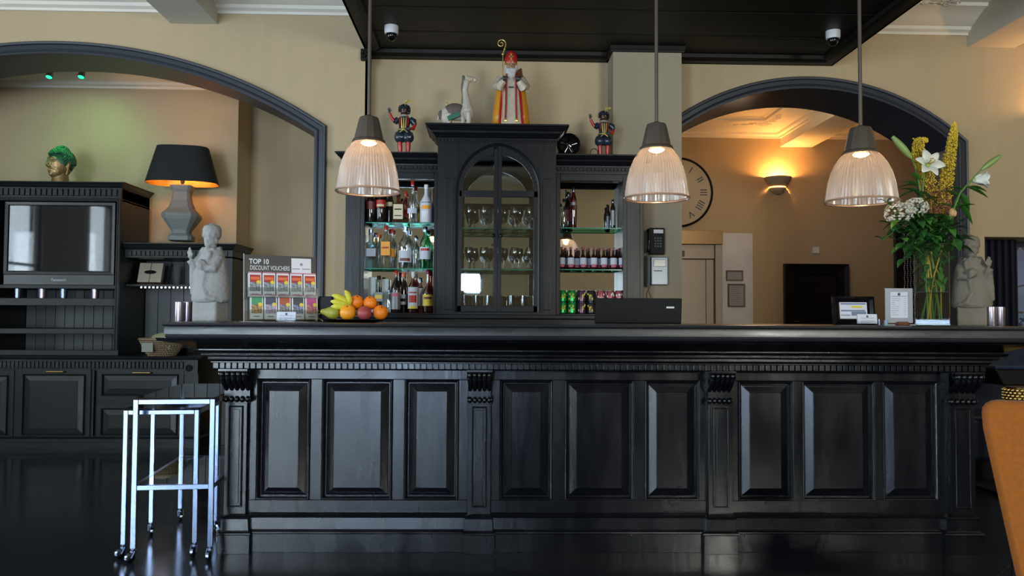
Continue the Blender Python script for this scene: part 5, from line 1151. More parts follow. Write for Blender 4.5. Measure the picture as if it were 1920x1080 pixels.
# fruit plate
FYd = 4.02
pc = cpt(664, FYd); o = MB().lathe([(0.10, 0), (0.12, 0.003), (0.165, 0.013), (0.168, 0.016), (0.160, 0.015), (0.115, 0.007), (0, 0.006)], n=40).build('fruit_plate', BLACKG, smooth=True); o.location = pc; tag(o, 'flat black plate full of fruit on the bar counter', 'plate')
OR = mat('orange_peel', (0.80, 0.20, 0.008), 0.42, bump=0.15, bscale=160); OR2 = mat('orange_peel_yellow', (0.80, 0.30, 0.012), 0.42, bump=0.15, bscale=160)
APM = mat('apple_red', (0.33, 0.05, 0.05), 0.45, bump=0.1, bscale=80, vary=0.3, vscale=30)
def fruit(name, label, cat, px, py, d, wpx, m_, sz=0.97, grp=None):
    R_ = ms(wpx, d)/2; x, z = at(px, py, d, AL); c = barpt(x, d, z)
    r = root(name, label, cat, c)
    if grp: r['group'] = grp
    q = MB(); vs = [(R_*math.sin(t), R_*sz*-math.cos(t)*(1-0.10*math.exp(-((PI-t)*3)**2))) for t in [PI*i/16 for i in range(17)]]
    q.lathe([(max(a, 1e-6), b) for a, b in vs], n=28, cap=False); q.build('flesh', m_, r, smooth=True, ang=80)
    q = MB(); q.lathe([(0.0035, 0), (0.003, 0.004), (0, 0.0045)], (0, 0, R_*sz*0.90), n=8); q.build('stem_end', mat('stem_brown', (0.07, 0.05, 0.02), 0.7), r); r.rotation_euler = (0.6, 0.3*(px % 3-1), 0)
fz = 586
fruit('orange', 'orange at the bottom of the plate, between pear and red apple', 'orange', 652, 586, FYd-0.03, 30, OR2, grp='oranges on the plate')
fruit('orange', 'orange at the end of the plate nearest the bottle cabinet', 'orange', 713, 586, FYd, 28, OR, grp='oranges on the plate')
fruit('orange', 'orange resting in the upper layer against the bananas', 'orange', 668, 567, FYd+0.03, 26, OR, 1.1, grp='oranges on the plate')
fruit('orange', 'orange on top of the fruit pile above the red apple', 'orange', 694, 568, FYd+0.03, 26, OR, grp='oranges on the plate')
fruit('apple', 'dull red apple low between two oranges', 'apple', 683, 587, FYd-0.04, 27, APM)
# bananas and pear
def banana(q, p0, p1, p2, r_):
    p0, p1, p2 = Vector(p0), Vector(p1), Vector(p2); n = 12; pts = [p0*(1-t)**2+p1*2*t*(1-t)+p2*t*t for t in [i/n for i in range(n+1)]]
    rs = [r_*min(1, 0.30+2.6*min(t, 1-t)) for t in [i/n for i in range(n+1)]]; q.tube(pts, rs, 7)
x, z = at(646, 568, 4.02, AL); c = barpt(x, 4.02, z)
r = root('banana_bunch', 'bunch of yellow-green bananas lying on the pear and oranges', 'bananas', c)
BN = mat('banana_skin', (0.55, 0.50, 0.03), 0.5, vary=0.25, vscale=15)
stem = (0.028, -0.01, -0.012)
for (p1, p2) in (((-0.01, -0.03, 0.03), (-0.058, -0.02, 0.038)), ((-0.02, -0.04, 0.0), (-0.062, -0.03, 0.008)), ((-0.02, -0.04, -0.022), (-0.060, -0.03, -0.018)), ((0.030, -0.02, 0.03), (0.004, -0.01, 0.062))):
    q = MB(); banana(q, stem, p1, p2, 0.0165); q.build('banana', BN, r, smooth=True, ang=60)
q = MB(); q.tube([(0.022, -0.01, -0.008), (0.042, -0.008, -0.022)], [0.010, 0.007], 8); q.build('stalk', mat('banana_stalk', (0.25, 0.28, 0.03), 0.6), r, smooth=True)
x, z = at(620, 586, 4.0, AL); c = barpt(x, 4.0, z)
r = root('pear', 'green and brown pear lying at the pointed end of the plate', 'pear', c, 0)
q = MB(); q.lathe([(0.001, -0.045), (0.018, -0.043), (0.031, -0.028), (0.033, -0.012), (0.029, 0.006), (0.019, 0.024), (0.014, 0.038), (0.010, 0.048), (0.001, 0.052)], n=24, cap=False); q.xf(Matrix.Rotation(-PI/2+0.12, 4, 'Y')); q.build('flesh', mat('pear_skin', (0.28, 0.27, 0.03), 0.5, vary=0.45, vscale=18), r, smooth=True, ang=80)
q = MB(); q.tube([(-0.050, 0, -0.006), (-0.066, 0, -0.012)], [0.003, 0.002], 6); q.build('stem_end', MATS['stem_brown'], r)
# ------------------------------------------------------------------ vase and flowers
VD = 4.14; vc = cpt(1749, VD); vx, vy = vc.x, vc.y
VA = 0.158; VH = ms(152, VD); vrz = -0.53
va = root('glass_vase', 'tall square clear glass vase half full of water on the bar counter', 'vase', vc, vrz)
q = MB(); h_ = VA/2
for x0_, x1_, y0_, y1_ in ((-h_, h_, -h_, -h_+0.005), (-h_, h_, h_-0.005, h_), (-h_, -h_+0.005, -h_+0.005, h_-0.005), (h_-0.005, h_, -h_+0.005, h_-0.005)): q.box(x0_, x1_, y0_, y1_, 0, VH)
q.build('walls', glass('vase_glass', (0.93, 0.95, 0.94), 0.035, gmax=0.25), va)
MB().box(-h_, h_, -h_, h_, 0, 0.012).build('base', glass('vase_base', (0.75, 0.78, 0.72), 0.004, gmax=0.01), va)
q = MB()
for sx_, sy_ in ((-1, -1), (1, -1), (1, 1), (-1, 1)): q.tube([(sx_*h_, sy_*h_, 0.012), (sx_*h_, sy_*h_, VH)], 0.0022, 6)
q.tube([(-h_, -h_, VH), (h_, -h_, VH), (h_, h_, VH), (-h_, h_, VH)], 0.0022, 6, closed=True); q.build('edges', glass('vase_edge', (0.8, 0.85, 0.84), 0.30), va, smooth=True)
q = MB(); q.box(-h_+0.006, h_-0.006, -h_+0.006, h_-0.006, 0.015, ms(62, VD)); q.build('water', glass('water', (0.86, 0.86, 0.78), 0.01, gmax=0.10), va); MB().box(-h_+0.006, h_-0.006, -h_+0.006, h_-0.006, ms(62, VD)+0.0005, ms(62, VD)+0.002).build('water_surface', glass('painted_water_sheen', (0.9, 0.9, 0.9), 0.05, 0.1, 0.5, (0.5, 0.52, 0.58)), va)  # milky sheet paints the bright refraction line at the water level
def fp(px, py, Y=VD, dy=0.0):
    x, z = at(px, py, Y+dy, AL); return barpt(x, Y+dy, z)
LEAF = mat('leaf_green', (0.06, 0.19, 0.03), 0.42, vary=0.4, vscale=20); LEAFD = mat('leaf_dark', (0.03, 0.11, 0.025), 0.4, vary=0.4, vscale=20); STEM = mat('stem_green', (0.10, 0.22, 0.04), 0.5)
STEMY = mat('stem_yellow', (0.45, 0.30, 0.02), 0.5); PETAL = mat('petal_white', (0.68, 0.70, 0.62), 0.5, vary=0.08, vscale=30); BUD = mat('bud_green', (0.22, 0.33, 0.10), 0.45, vary=0.2, vscale=20)
FOX = mat('foxtail_yellow', (0.62, 0.43, 0.015), 0.55, vary=0.3, vscale=40); FOXB = mat('foxtail_rust', (0.28, 0.09, 0.03), 0.6)
def leaf(q, base, d, L, W, up_=Vector((0, 0, 1)), droop=0.3, n=7):
    base = Vector(base); d = Vector(d).normalized(); s = d.cross(up_)
    if s.length < 0.1: s = d.cross(Vector((1, 0, 0)))
    s.normalize(); u = s.cross(d).normalized(); vs = []; fs = []
    for i in range(n+1):
        t = i/n; c = base+d*L*t-Vector((0, 0, 1))*droop*L*t*t; w_ = W*math.sin(PI*min(0.999, max(0.02, t**0.8)))*0.5+0.0006
        vs += [c-s*w_+u*w_*0.35, c, c+s*w_+u*w_*0.35]
    for i in range(n): fs += [(3*i, 3*i+1, 3*i+4, 3*i+3), (3*i+1, 3*i+2, 3*i+5, 3*i+4)]
    vs2 = [v-u*0.0012 for v in vs]; b = len(vs)
    q.add(vs+vs2, fs+[tuple(b+k for k in f[::-1]) for f in fs])
def stemtube(name, pts, r_, parent, m_=STEM): 
    return MB().tube(pts, r_, 7).build(name, m_, parent, smooth=True)
inv = lambda x, y, z: (vc.x+x, vc.y+y, z)
foot = lambda k: inv(0.05*math.cos(k*1.7), 0.04*math.sin(k*2.3), ZT+0.03)
neck = lambda k: inv(0.045*math.cos(k*2.1), 0.035*math.sin(k*1.3), ZT+VH)
lily1 = root('lily_stem', 'open white lily with green throat, facing forward in the middle of the bouquet', 'lily', foot(1), world=True)
def lily(parent, c, d, s, openness, nm='flower'):
    """six recurved petals round a throat"""
    d = Vector(d).normalized(); a = d.orthogonal().normalized(); b = d.cross(a); c = Vector(c); q = MB()
    for k in range(6):
        an = k*PI/3; rd = a*math.cos(an)+b*math.sin(an); tg = d.cross(rd); vs = []; fs = []; n = 8; W = s*(0.62 if k % 2 == 0 else 0.50)
        for i in range(n+1):
            t = i/n; rr = s*(0.06+openness*t**1.6); ll = s*((1.15-0.55*openness)*t-0.30*openness*t**3); w_ = W*math.sin(PI*min(0.98, 0.10+0.86*t))**0.8*0.5*(1.0)
            p = c+d*ll+rd*rr; vs += [p-tg*w_+d*w_*0.3, p, p+tg*w_+d*w_*0.3]
        for i in range(n): fs += [(3*i, 3*i+1, 3*i+4, 3*i+3), (3*i+1, 3*i+2, 3*i+5, 3*i+4)]
        q.add(vs, fs)
    o = q.build(nm, PETAL, parent, smooth=True, ang=80); m = o.modifiers.new('thick', 'SOLIDIFY'); m.thickness = 0.0012
    q = MB(); q.ell(c+d*s*0.18, s*0.14, 10, 8)
    q.build('throat', mat('throat_green', (0.35, 0.45, 0.08), 0.5), parent, smooth=True)
    q = MB()
    for k in range(6):
        an = k*PI/3+0.4; e = c+d*s*0.72+(a*math.cos(an)+b*math.sin(an))*s*0.13; q.tube([c+d*s*0.1, e], 0.0012, 5); q.ell(e, (0.006, 0.003, 0.003), 6, 5)
    q.build('stamens', mat('pollen', (0.40, 0.30, 0.02), 0.7), parent, smooth=True)
c1 = fp(1742, 303, VD, -0.02); lily(lily1, c1+Vector((0, 0.03, -0.02)), (0.02, -0.95, 0.32), 0.092, 0.80)
stemtube('stem', [foot(1), neck(1), fp(1728, 385), fp(1732, 330), c1+Vector((0, 0.03, -0.02))], 0.0045, lily1)
q = MB()
for px, py, dx, dz in ((1730, 372, -0.6, 0.6), (1728, 378, 0.7, 0.4), (1729, 392, -0.9, 0.0)): leaf(q, fp(px, py), (dx, -0.3, dz), 0.10, 0.034)
q.build('leaves', LEAFD, lily1, smooth=True)
# bud left
b1_ = root('lily_stem', 'tall closed pale green lily bud leaning towards the third pendant lamp', 'lily', foot(2), world=True)
def bud(parent, tip, base, w_, nm='bud'):
    tip, base = Vector(tip), Vector(base); d = tip-base; q = MB(); n = 10
    q.tube([base+d*i/n for i in range(n+1)], [w_*(0.18+0.85*math.sin(PI*min(0.97, 0.08+0.80*(i/n)**0.9))) for i in range(n+1)], 8); return q.build(nm, BUD, parent, smooth=True, ang=70)
bud(b1_, fp(1673, 256), fp(1709, 296), 0.019)
stemtube('stem', [foot(2), neck(2), fp(1724, 350), fp(1716, 310), fp(1709, 296)], 0.0042, b1_)
q = MB()
for px, py, dx, dz, L in ((1722, 348, -1, 0.15, 0.13), (1722, 350, -0.9, 0.55, 0.11), (1724, 356, -0.8, -0.1, 0.15), (1724, 340, -0.7, 0.9, 0.09), (1721, 345, -0.35, 0.9, 0.10), (1724, 358, 0.5, -0.3, 0.11), (1722, 362, -0.6, 0.3, 0.12)): leaf(q, fp(px, py), (dx, -0.25*math.sin(px), dz), L, 0.040)
q.build('leaves', LEAF, b1_, smooth=True)
# lily right: side-on flower with bud above
b2_ = root('lily_stem', 'white lily turned to the side with a long bud, reaching beyond the arch trim', 'lily', foot(3), world=True)
c2 = fp(1822, 338, VD, 0.02); lily(b2_, c2, (0.95, -0.25, 0.05), 0.092, 0.42)
bud(b2_, fp(1876, 292), fp(1840, 318), 0.015); stemtube('stem', [foot(3), neck(3), fp(1785, 400), fp(1800, 362), fp(1812, 348), c2], 0.0045, b2_); stemtube('side_stem', [fp(1812, 348), fp(1828, 330), fp(1840, 318)], 0.0035, b2_)
q = MB()
for px, py, dx, dz, L in ((1808, 350, 1, -0.25, 0.13), (1805, 355, -0.9, 0.2, 0.10), (1800, 362, 0.7, -0.7, 0.10), (1796, 368, -0.8, 0.4, 0.11), (1800, 365, -0.2, -1, 0.12), (1795, 378, 0.6, -0.6, 0.13), (1815, 350, 0.9, -0.1, 0.09), (1790, 390, 0.5, 0.2, 0.10), (1786, 395, -0.6, 0.5, 0.09)): leaf(q, fp(px, py), (dx, -0.3*math.cos(px), dz), L, 0.042, droop=0.2)
q.build('leaves', LEAF, b2_, smooth=True)
# foxtail spikes
def foxtail(label, pts, r0_, seed, k):
    r = root('foxtail_spike', label, 'flower', foot(k), world=True); rnd = random.Random(seed); P = [Vector(p) for p in pts]
    def cur(t):
        n = len(P)-1; s = min(n-1, int(t*n)); f = t*n-s; return P[s].lerp(P[s+1], f)
    stemtube('stem', [foot(k), neck(k)]+P, [0.005]*2+[0.004*(1-0.6*i/len(P)) for i in range(len(P))], r, STEMY)
    qa, qb = MB(), MB()
    for i in range(2300):
        t = rnd.random()**0.9; a = rnd.uniform(0, 2*PI); rad = r0_*(1-t)**0.45*(0.55+0.5*rnd.random())*(1 if t > 0.25 else 0.9)
        c = cur(t)+Vector((rad*math.cos(a), rad*math.sin(a), rnd.uniform(-0.01, 0.01)))
        (qb if t < 0.42 and rnd.random() < (0.42-t)*3.2 else qa).ell(c, rnd.uniform(0.0022, 0.0044), 5, 4)
        if i % 6 == 0: qa.tube([cur(t), c], 0.0006, 3)
    tag(qa.build('florets', FOX, r, smooth=True), kind='stuff'); tag(qb.build('faded_florets', FOXB, r, smooth=True), kind='stuff')
foxtail('tall yellow foxtail lily spike pointing up against the arch trim', [fp(1766, 420, VD, 0.02), fp(1770, 370, VD, 0.02), fp(1778, 310, VD, 0.02), fp(1786, 262, VD, 0.02), fp(1790, 232, VD, 0.02)], 0.044, 4, 4)
foxtail('shorter yellow foxtail lily spike with bent tip behind the central lily', [fp(1748, 415, VD, 0.05), fp(1745, 370, VD, 0.05), fp(1735, 330, VD, 0.05), fp(1722, 290, VD, 0.05), fp(1722, 262, VD, 0.05), fp(1738, 264, VD, 0.05)], 0.052, 5, 5)
# white clusters
WCL = mat('cluster_white', (0.62, 0.60, 0.50), 0.6)
def cluster(label, px, py, wpx, k, seed):
    r = root('white_flower_cluster', label, 'flower', foot(k), world=True); c = fp(px, py, VD, -0.07); rnd = random.Random(seed); q = MB(); R_ = ms(wpx, VD)/2
    for i in range(170):
        a = rnd.uniform(0, 2*PI); t = rnd.uniform(0, PI*0.75); d = Vector((math.sin(t)*math.cos(a), math.sin(t)*math.sin(a), math.cos(t)*0.8)); p = c+d*R_*rnd.uniform(0.8, 1.02)
        for j in range(4):
            an = j*PI/2+rnd.random(); s = d.orthogonal().normalized(); u_ = d.cross(s); q.ell(p+(s*math.cos(an)+u_*math.sin(an))*0.0038, (0.0040, 0.0040, 0.0026), 5, 4)
    q.build('blossom', WCL, r, smooth=True); stemtube('stem', [foot(k), neck(k), c], 0.0045, r)
cluster('white clustered blossom low on the left side of the bouquet', 1686, 400, 52, 6, 1); cluster('white clustered blossom just below the central lily', 1718, 388, 42, 7, 2)
# rose-like bud and twig
r = root('peach_rose', 'small peach rose bud at the right of the bouquet', 'rose', foot(8), world=True); c = fp(1785, 398, VD, -0.05); q = MB(); q.ell(c, (0.016, 0.016, 0.022), 12, 8); q.ell(c+Vector((0.010, -0.004, -0.006)), (0.012, 0.012, 0.018), 10, 8); q.build('petals', mat('peach', (0.55, 0.32, 0.14), 0.5, vary=0.4, vscale=40), r, smooth=True); stemtube('stem', [foot(8), neck(8), c], 0.004, r)
r = root('green_twig', 'thin dark twig with narrow leaves crossing before the third pendant shade', 'twig', foot(9), world=True)
stemtube('stem', [foot(9), neck(9), fp(1690, 410, VD, -0.05), fp(1672, 388, VD, -0.06), fp(1652, 372, VD, -0.07)], 0.0022, r)
q = MB()
for px, py, dx, dz in ((1656, 375, -1, 0.2), (1664, 380, 0.3, 1), (1664, 381, 0.9, 0.2), (1670, 386, -0.6, 0.9), (1660, 378, 0.7, 0.6), (1676, 392, -1, -0.1), (1668, 384, -0.7, -0.5)): leaf(q, fp(px, py, VD, -0.06), (dx, -0.2, dz), 0.045, 0.012)
q.build('leaves', LEAFD, r, smooth=True)
# foliage mass at the mouth of the vase
r = root('bouquet_foliage', 'mass of dark green leaves spilling over the rim of the vase', 'foliage', neck(0), world=True); rnd = random.Random(11); q1_, q2_ = MB(), MB()
for i in range(300):
    px = rnd.gauss(1740, 27); py = rnd.uniform(402, 468); a = rnd.uniform(0, 2*PI); p = fp(px, py, VD, rnd.uniform(-0.09, 0.07))
    leaf(q1_ if i % 2 else q2_, p, (math.cos(a), 0.8*math.sin(a)-0.2, rnd.uniform(-0.5, 0.7)), rnd.uniform(0.05, 0.10), rnd.uniform(0.026, 0.05), droop=0.4, n=5)
for i in range(110):
    p = Vector(inv(rnd.uniform(-0.055, 0.055), rnd.uniform(-0.055, 0.055), ZT+rnd.uniform(0.20, VH))); a = rnd.uniform(0, 2*PI)
    leaf(q1_ if i % 2 else q2_, p, (0.3*math.cos(a), 0.3*math.sin(a), rnd.uniform(-0.6, 0.9)), rnd.uniform(0.03, 0.06), rnd.uniform(0.016, 0.03), n=5)
for px, py in ((1695, 455), (1702, 470), (1690, 462), (1800, 460), (1796, 480), (1698, 485), (1792, 448)): leaf(q2_, fp(px, py, VD, -0.05), (rnd.uniform(-1, 1), -0.3, -0.3), 0.07, 0.045, n=6)
tag(q1_.build('leaves', LEAF, r, smooth=True), kind='stuff'); tag(q2_.build('dark_leaves', LEAFD, r, smooth=True), kind='stuff')
for k in range(6): stemtube('stalk', [foot(10+k), inv(0.03*math.sin(k*2), 0.03*math.cos(k*3), ZT+0.25), neck(k)], 0.004, r, STEMY if k % 2 else STEM)

# ------------------------------------------------------------------ dressers in the alcove
DY = 7.25; dzt = az(668, DY-0.03, 180); dxR = ax(373, DY); dxL = LX+0.25
db = root('sideboard', 'long black sideboard with raised panel doors and brass pulls', 'sideboard', ((dxL+dxR)/2, 7.55, 0), world=True)
m_ = MB(); m_.box(dxL, dxR, DY+0.02, 7.95, 0.06, dzt-0.02); m_.build('carcass', PAINTD, db, bevel=0.003)
m_ = MB(); m_.sweep([(dxL, DY+0.0), (dxR, DY), (dxR, 7.95)], [(0, dzt-0.03), (0.025, dzt-0.028), (0.035, dzt-0.018), (0.04, dzt), (0, dzt)], 'xy'); m_.box(dxL, dxR, DY, 7.95, dzt-0.03, dzt-0.001); m_.build('top', PAINTD, db)
zd1, zd2 = az(678, DY, 180), az(690, DY, 180)
m_ = MB(); dentils(m_, dxL, dxR-0.13, DY+0.012, zd2, zd1, 0.035); m_.box(dxL, dxR, DY+0.006, DY+0.02, zd2-0.012, zd2-0.003); m_.build('dentil_moulding', PAINTD, db, bevel=0.002)
m_ = MB(); m_.box(dxR-0.12, dxR, DY-0.005, DY+0.03, zd2-0.05, dzt-0.03); xk, zk = ax(357, DY), az(690, DY, 357)
for rr in (0.028, 0.018): m_.tube([(xk+rr*math.cos(a*PI/10), DY-0.01, zk+rr*math.sin(a*PI/10)) for a in range(20)], 0.005, 6, closed=True)
m_.ell((xk, DY-0.008, zk), (0.012, 0.01, 0.012), 10, 8); m_.build('rosette_block', PAINTD, db)
m_ = MB(); m_.sweep([(dxL, DY), (dxR, DY), (dxR, 7.95)], [(-0.02, 0.0), (0.0, 0.0), (0.0, 0.055), (0.03, 0.06), (0.03, 0.085), (0.01, 0.10), (-0.02, 0.10)], 'xy'); m_.build('plinth', PAINTD, db)
def front(px0, px1, py0, py1, nm, handle=None):
    a, b = ax(px0, DY), ax(px1, DY); zt2, zb4 = az(py0, DY, (px0+px1)/2), az(py1, DY, (px0+px1)/2)
    m_ = MB(); m_.box(a, b, DY+0.008, DY+0.022, zb4, zt2); m_.raised(a+0.045, b-0.045, zb4+0.045, zt2-0.045, DY-0.004, 0.05, 0.012, 0.012); d = m_.build(nm, PAINTD, db, bevel=0.0015)
    if handle:
        hx_, hz_ = at(handle[0], handle[1], DY-0.01); w_ = ms(handle[2], DY)
        MB().tube([(hx_-w_/2, DY+0.01, hz_), (hx_-w_/2+0.01, DY-0.022, hz_), (hx_+w_/2-0.01, DY-0.022, hz_), (hx_+w_/2, DY+0.01, hz_)], 0.007, 8).build('handle', BRASS, d, smooth=True)
front(-160, -40, 694, 826, 'door', (-100, 697, 34)); front(-35, 28, 694, 826, 'door', None); front(36, 172, 692, 826, 'door', (104, 697, 34)); front(184, 346, 692, 752, 'drawer', (266, 699, 36)); front(184, 346, 756, 826, 'drawer', (266, 760, 30))
m_ = MB(); a = ax(178, DY); m_.tube([(a, DY+0.0, 0.11), (a, DY, zd2-0.02)], 0.014, 8); m_.build('half_column', PAINTD, db, smooth=True)
# television hutch
HYF = 7.33; HZT = az(338, HYF-0.10, 120); tx1 = ax(222, HYF); hz0 = dzt
zc_ = az(372, HYF, 120)
hu = root('television_hutch', 'tall black hutch with dentil crown around the television', 'hutch', ((dxL+tx1)/2, 7.6, hz0), world=True)
txi = ax(-20, HYF)
m_ = MB(); m_.box(ax(214, HYF), tx1, HYF, 7.94, hz0, zc_); m_.box(ax(-300, HYF), txi, HYF, 7.94, hz0, zc_); m_.box(txi, tx1, HYF+0.02, 7.94, zc_-0.02, HZT-0.02); m_.box(txi, tx1-0.02, HYF, HYF+0.02, zc_-0.012, zc_+0.01)
m_.box(ax(-300, HYF), tx1, HYF, 7.94, zc_, HZT-0.02)
for px in (215.5, 220): a = ax(px, HYF); m_.tube([(a, HYF-0.002, hz0+0.05), (a, HYF-0.002, zc_)], 0.007, 6)
m_.build('body', PAINTD, hu, bevel=0.002)
BKP = mat('plank_grey', (0.05, 0.055, 0.055), 0.45)
m_ = MB(); n = 12; xa, xb = txi, ax(214, HYF)
for i in range(n): a = xa+(xb-xa)*i/n; m_.box(a+0.002, a+(xb-xa)/n-0.002, 7.90, 7.935, hz0, zc_)
m_.build('planking', BKP, hu, bevel=0.003)
m_ = MB(); k = (HZT-az(353, HYF, 120))/0.118
m_.sweep([(ax(-300, HYF), HYF), (tx1, HYF), (tx1, 7.94)], [(o*k*0.9, az(353, HYF, 120)+h*k) for o, h in CC], 'xy'); m_.build('crown', PAINTD, hu, smooth=True, ang=30)
m_ = MB(); m_.box(txi, tx1+0.004, HYF-0.012, HYF, zc_-0.005, zc_+0.004); dentils(m_, txi, tx1-0.03, HYF-0.002, az(367, HYF, 120), az(354, HYF, 120), 0.047, 0.014); m_.build('dentil_moulding', PAINTD, hu, bevel=0.002)
shz = []
for py0, py1 in ((559, 573), (616, 626)):
    a, b = az(py0, HYF, 110), az(py1, HYF, 110); shz.append(a); m_ = MB(); m_.box(txi, xb, HYF+0.01, 7.90, a-0.022, a); m_.box(txi, xb, HYF, HYF+0.02, b, a); m_.build('shelf', PAINTD, hu, bevel=0.003)
m_ = MB(); m_.box(txi, tx1+0.01, HYF-0.012, HYF+0.02, hz0, hz0+0.05); m_.build('base_rail', PAINTD, hu, bevel=0.004)
tz0 = az(534, HYF+0.03, 110); m_ = MB(); m_.box(txi, xb, HYF+0.03, 7.90, az(541, HYF, 110), tz0); m_.build('television_shelf', PAINTD, hu, bevel=0.003)
# television
a, b = ax(4, HYF+0.05), ax(212, HYF+0.05); zt2 = az(379, HYF+0.05, 110)
tv = root('television', 'flat television with glossy black screen inside the hutch', 'television', ((a+b)/2, HYF+0.08, tz0), world=True)
zsb = az(515, HYF+0.05, 110)
m_ = MB(); m_.box(a, b, HYF+0.05, HYF+0.13, tz0, zsb); m_.sweep([(a, zsb), (a, zt2), (b, zt2), (b, zsb)], [(0, HYF+0.05), (0, HYF+0.04), (0.03, HYF+0.045), (0.035, HYF+0.06), (0, HYF+0.1)], 'xz', True); m_.box(a+0.01, b-0.01, HYF+0.07, HYF+0.12, zsb, zt2-0.01); m_.build('housing', mat('tv_bezel', (0.012, 0.014, 0.014), 0.3), tv, bevel=0.003)
MB().box(a+0.03, b-0.03, HYF+0.058, HYF+0.066, zsb+0.03, zt2-0.03).build('screen', mat('tv_screen', (0.008, 0.010, 0.014), 0.035, spec=0.45), tv)
text('Panasonic', 0.034, mat('tv_logo', (0.5, 0.5, 0.5), 0.4), tv, ((a+b)/2-0.0, HYF+0.048, tz0+0.035), align='CENTER')
# tumblers under the television
for i, (px, m2, lb) in enumerate(((32, CHROME, 'bright sparkling tumbler under the television, nearest the frame edge'), (78, MATS['pewter_mauve'], 'dull mauve tumbler under the television'), (118, CHROME, 'bright sparkling tumbler below the television logo'), (177, MATS['pewter_mauve'], 'dull mauve tumbler under the television, near the hutch post'))):
    X = ax(px, 7.45); R_ = 0.034; o = MB().lathe([(R_*0.9, 0), (R_, 0.1), (R_*0.93, 0.1), (R_*0.84, 0.006), (0, 0.006)], n=20, ribs=1, amp=0.06).build('tumbler', m2, smooth=True); o.location = (X, 7.45, shz[0]); tag(o, lb, 'tumbler', 'tumblers under the television')
# side hutch
SF = 7.42; sx1 = ax(425, SF); sx0 = tx1+0.002; sz1 = az(455, SF-0.08, 330); szc = az(484, SF, 330)
sh = root('side_hutch', 'lower black hutch carrying the table lamp, with planked back', 'hutch', ((sx0+sx1)/2, 7.65, hz0), world=True)
a = ax(434, SF)
m_ = MB(); m_.box(ax(418, SF), a, SF, 7.93, 0.0, szc+0.02); m_.box(sx0, a, SF, 7.93, szc-0.0, sz1-0.01); m_.build('body', PAINTD, sh, bevel=0.003)
m_ = MB(); n = 8
for i in range(n): u = sx0+(a-sx0)*i/n; m_.box(u+0.002, u+(a-sx0)/n-0.002, 7.88, 7.93, hz0, szc)
m_.build('planking', BKP, sh, bevel=0.003)
m_ = MB(); k = (sz1-az(470, SF, 330))/0.118; m_.sweep([(sx0, SF), (a, SF), (a, 7.93)], [(o*k*0.8, az(470, SF, 330)+h*k) for o, h in CC], 'xy'); m_.build('crown', PAINTD, sh, smooth=True, ang=30)
m_ = MB(); dentils(m_, sx0+0.03, a-0.04, SF, az(480, SF, 330), az(471, SF, 330), 0.04, 0.014); m_.build('dentil_moulding', PAINTD, sh, bevel=0.002)
szs = az(533, SF+0.05, 300); m_ = MB(); m_.box(sx0, ax(418, SF), SF+0.03, 7.88, szs-0.022, szs); m_.build('shelf', PAINTD, sh, bevel=0.003)
LED = mat('led', (1, 1, 1), 0.4, emit=(0.9, 0.85, 1.0), es=9)
ls = root('led_strip', 'strip of tiny white lights under the side hutch shelf', 'light strip', (ax(310, SF), SF+0.035, szs-0.03), world=True)
m_ = MB(); m_.box(ax(258, SF), ax(365, SF), SF+0.032, SF+0.045, szs-0.028, szs-0.0221); m_.build('strip', BLACK, ls)
for i in range(13): X = ax(261+i*7.6, SF); MB().ell((X, SF+0.028, szs-0.030), (0.007, 0.005, 0.007), 8, 6).build('diode', LED, ls, smooth=True)
point('led_glow', (ax(310, SF), SF+0.02, szs-0.10), 0.5, (0.85, 0.85, 1), 0.05)
# cigar box leaning on the shelf
bx0 = ax(273, SF+0.1); r = root('wooden_box', 'small pale wooden box with dark oval label propped on the hutch shelf', 'box', (bx0, SF+0.10, szs), 0.12)
tilt = Matrix.Translation((0, 0.10, 0)) @ Matrix.Rotation(-0.42, 4, 'X'); w_ = 0.105
m_ = MB(); m_.box(-w_, w_, -0.035, 0.03, 0.012, 0.215); m_.xf(tilt).build('case', mat('box_cream', (0.42, 0.36, 0.28), 0.5), r, bevel=0.004)
m_ = MB(); m_.box(-w_-0.002, w_+0.002, -0.033, 0.032, 0.010, 0.04); m_.box(-w_-0.002, -w_+0.012, -0.030, 0.031, 0.01, 0.217); m_.box(-0.003, 0.003, -0.037, -0.03, 0.012, 0.215); m_.xf(tilt).build('edging', mat('box_edge', (0.12, 0.07, 0.04), 0.5), r)
m_ = MB(); m_.ell((0, -0.037, 0.115), (0.055, 0.0022, 0.020), 24, 8); m_.xf(tilt).build('oval_label', BLACK, r, smooth=True)
o = MB().box(-0.005, 0.005, -0.06, 0.06, 0, 0.20).build('folder', BLACK); o.location = (ax(312, SF+0.15), SF+0.2, szs); o.rotation_euler = (0, 0.12, 0.5); tag(o, 'dark thin folder standing beside the pale wooden box', 'folder')
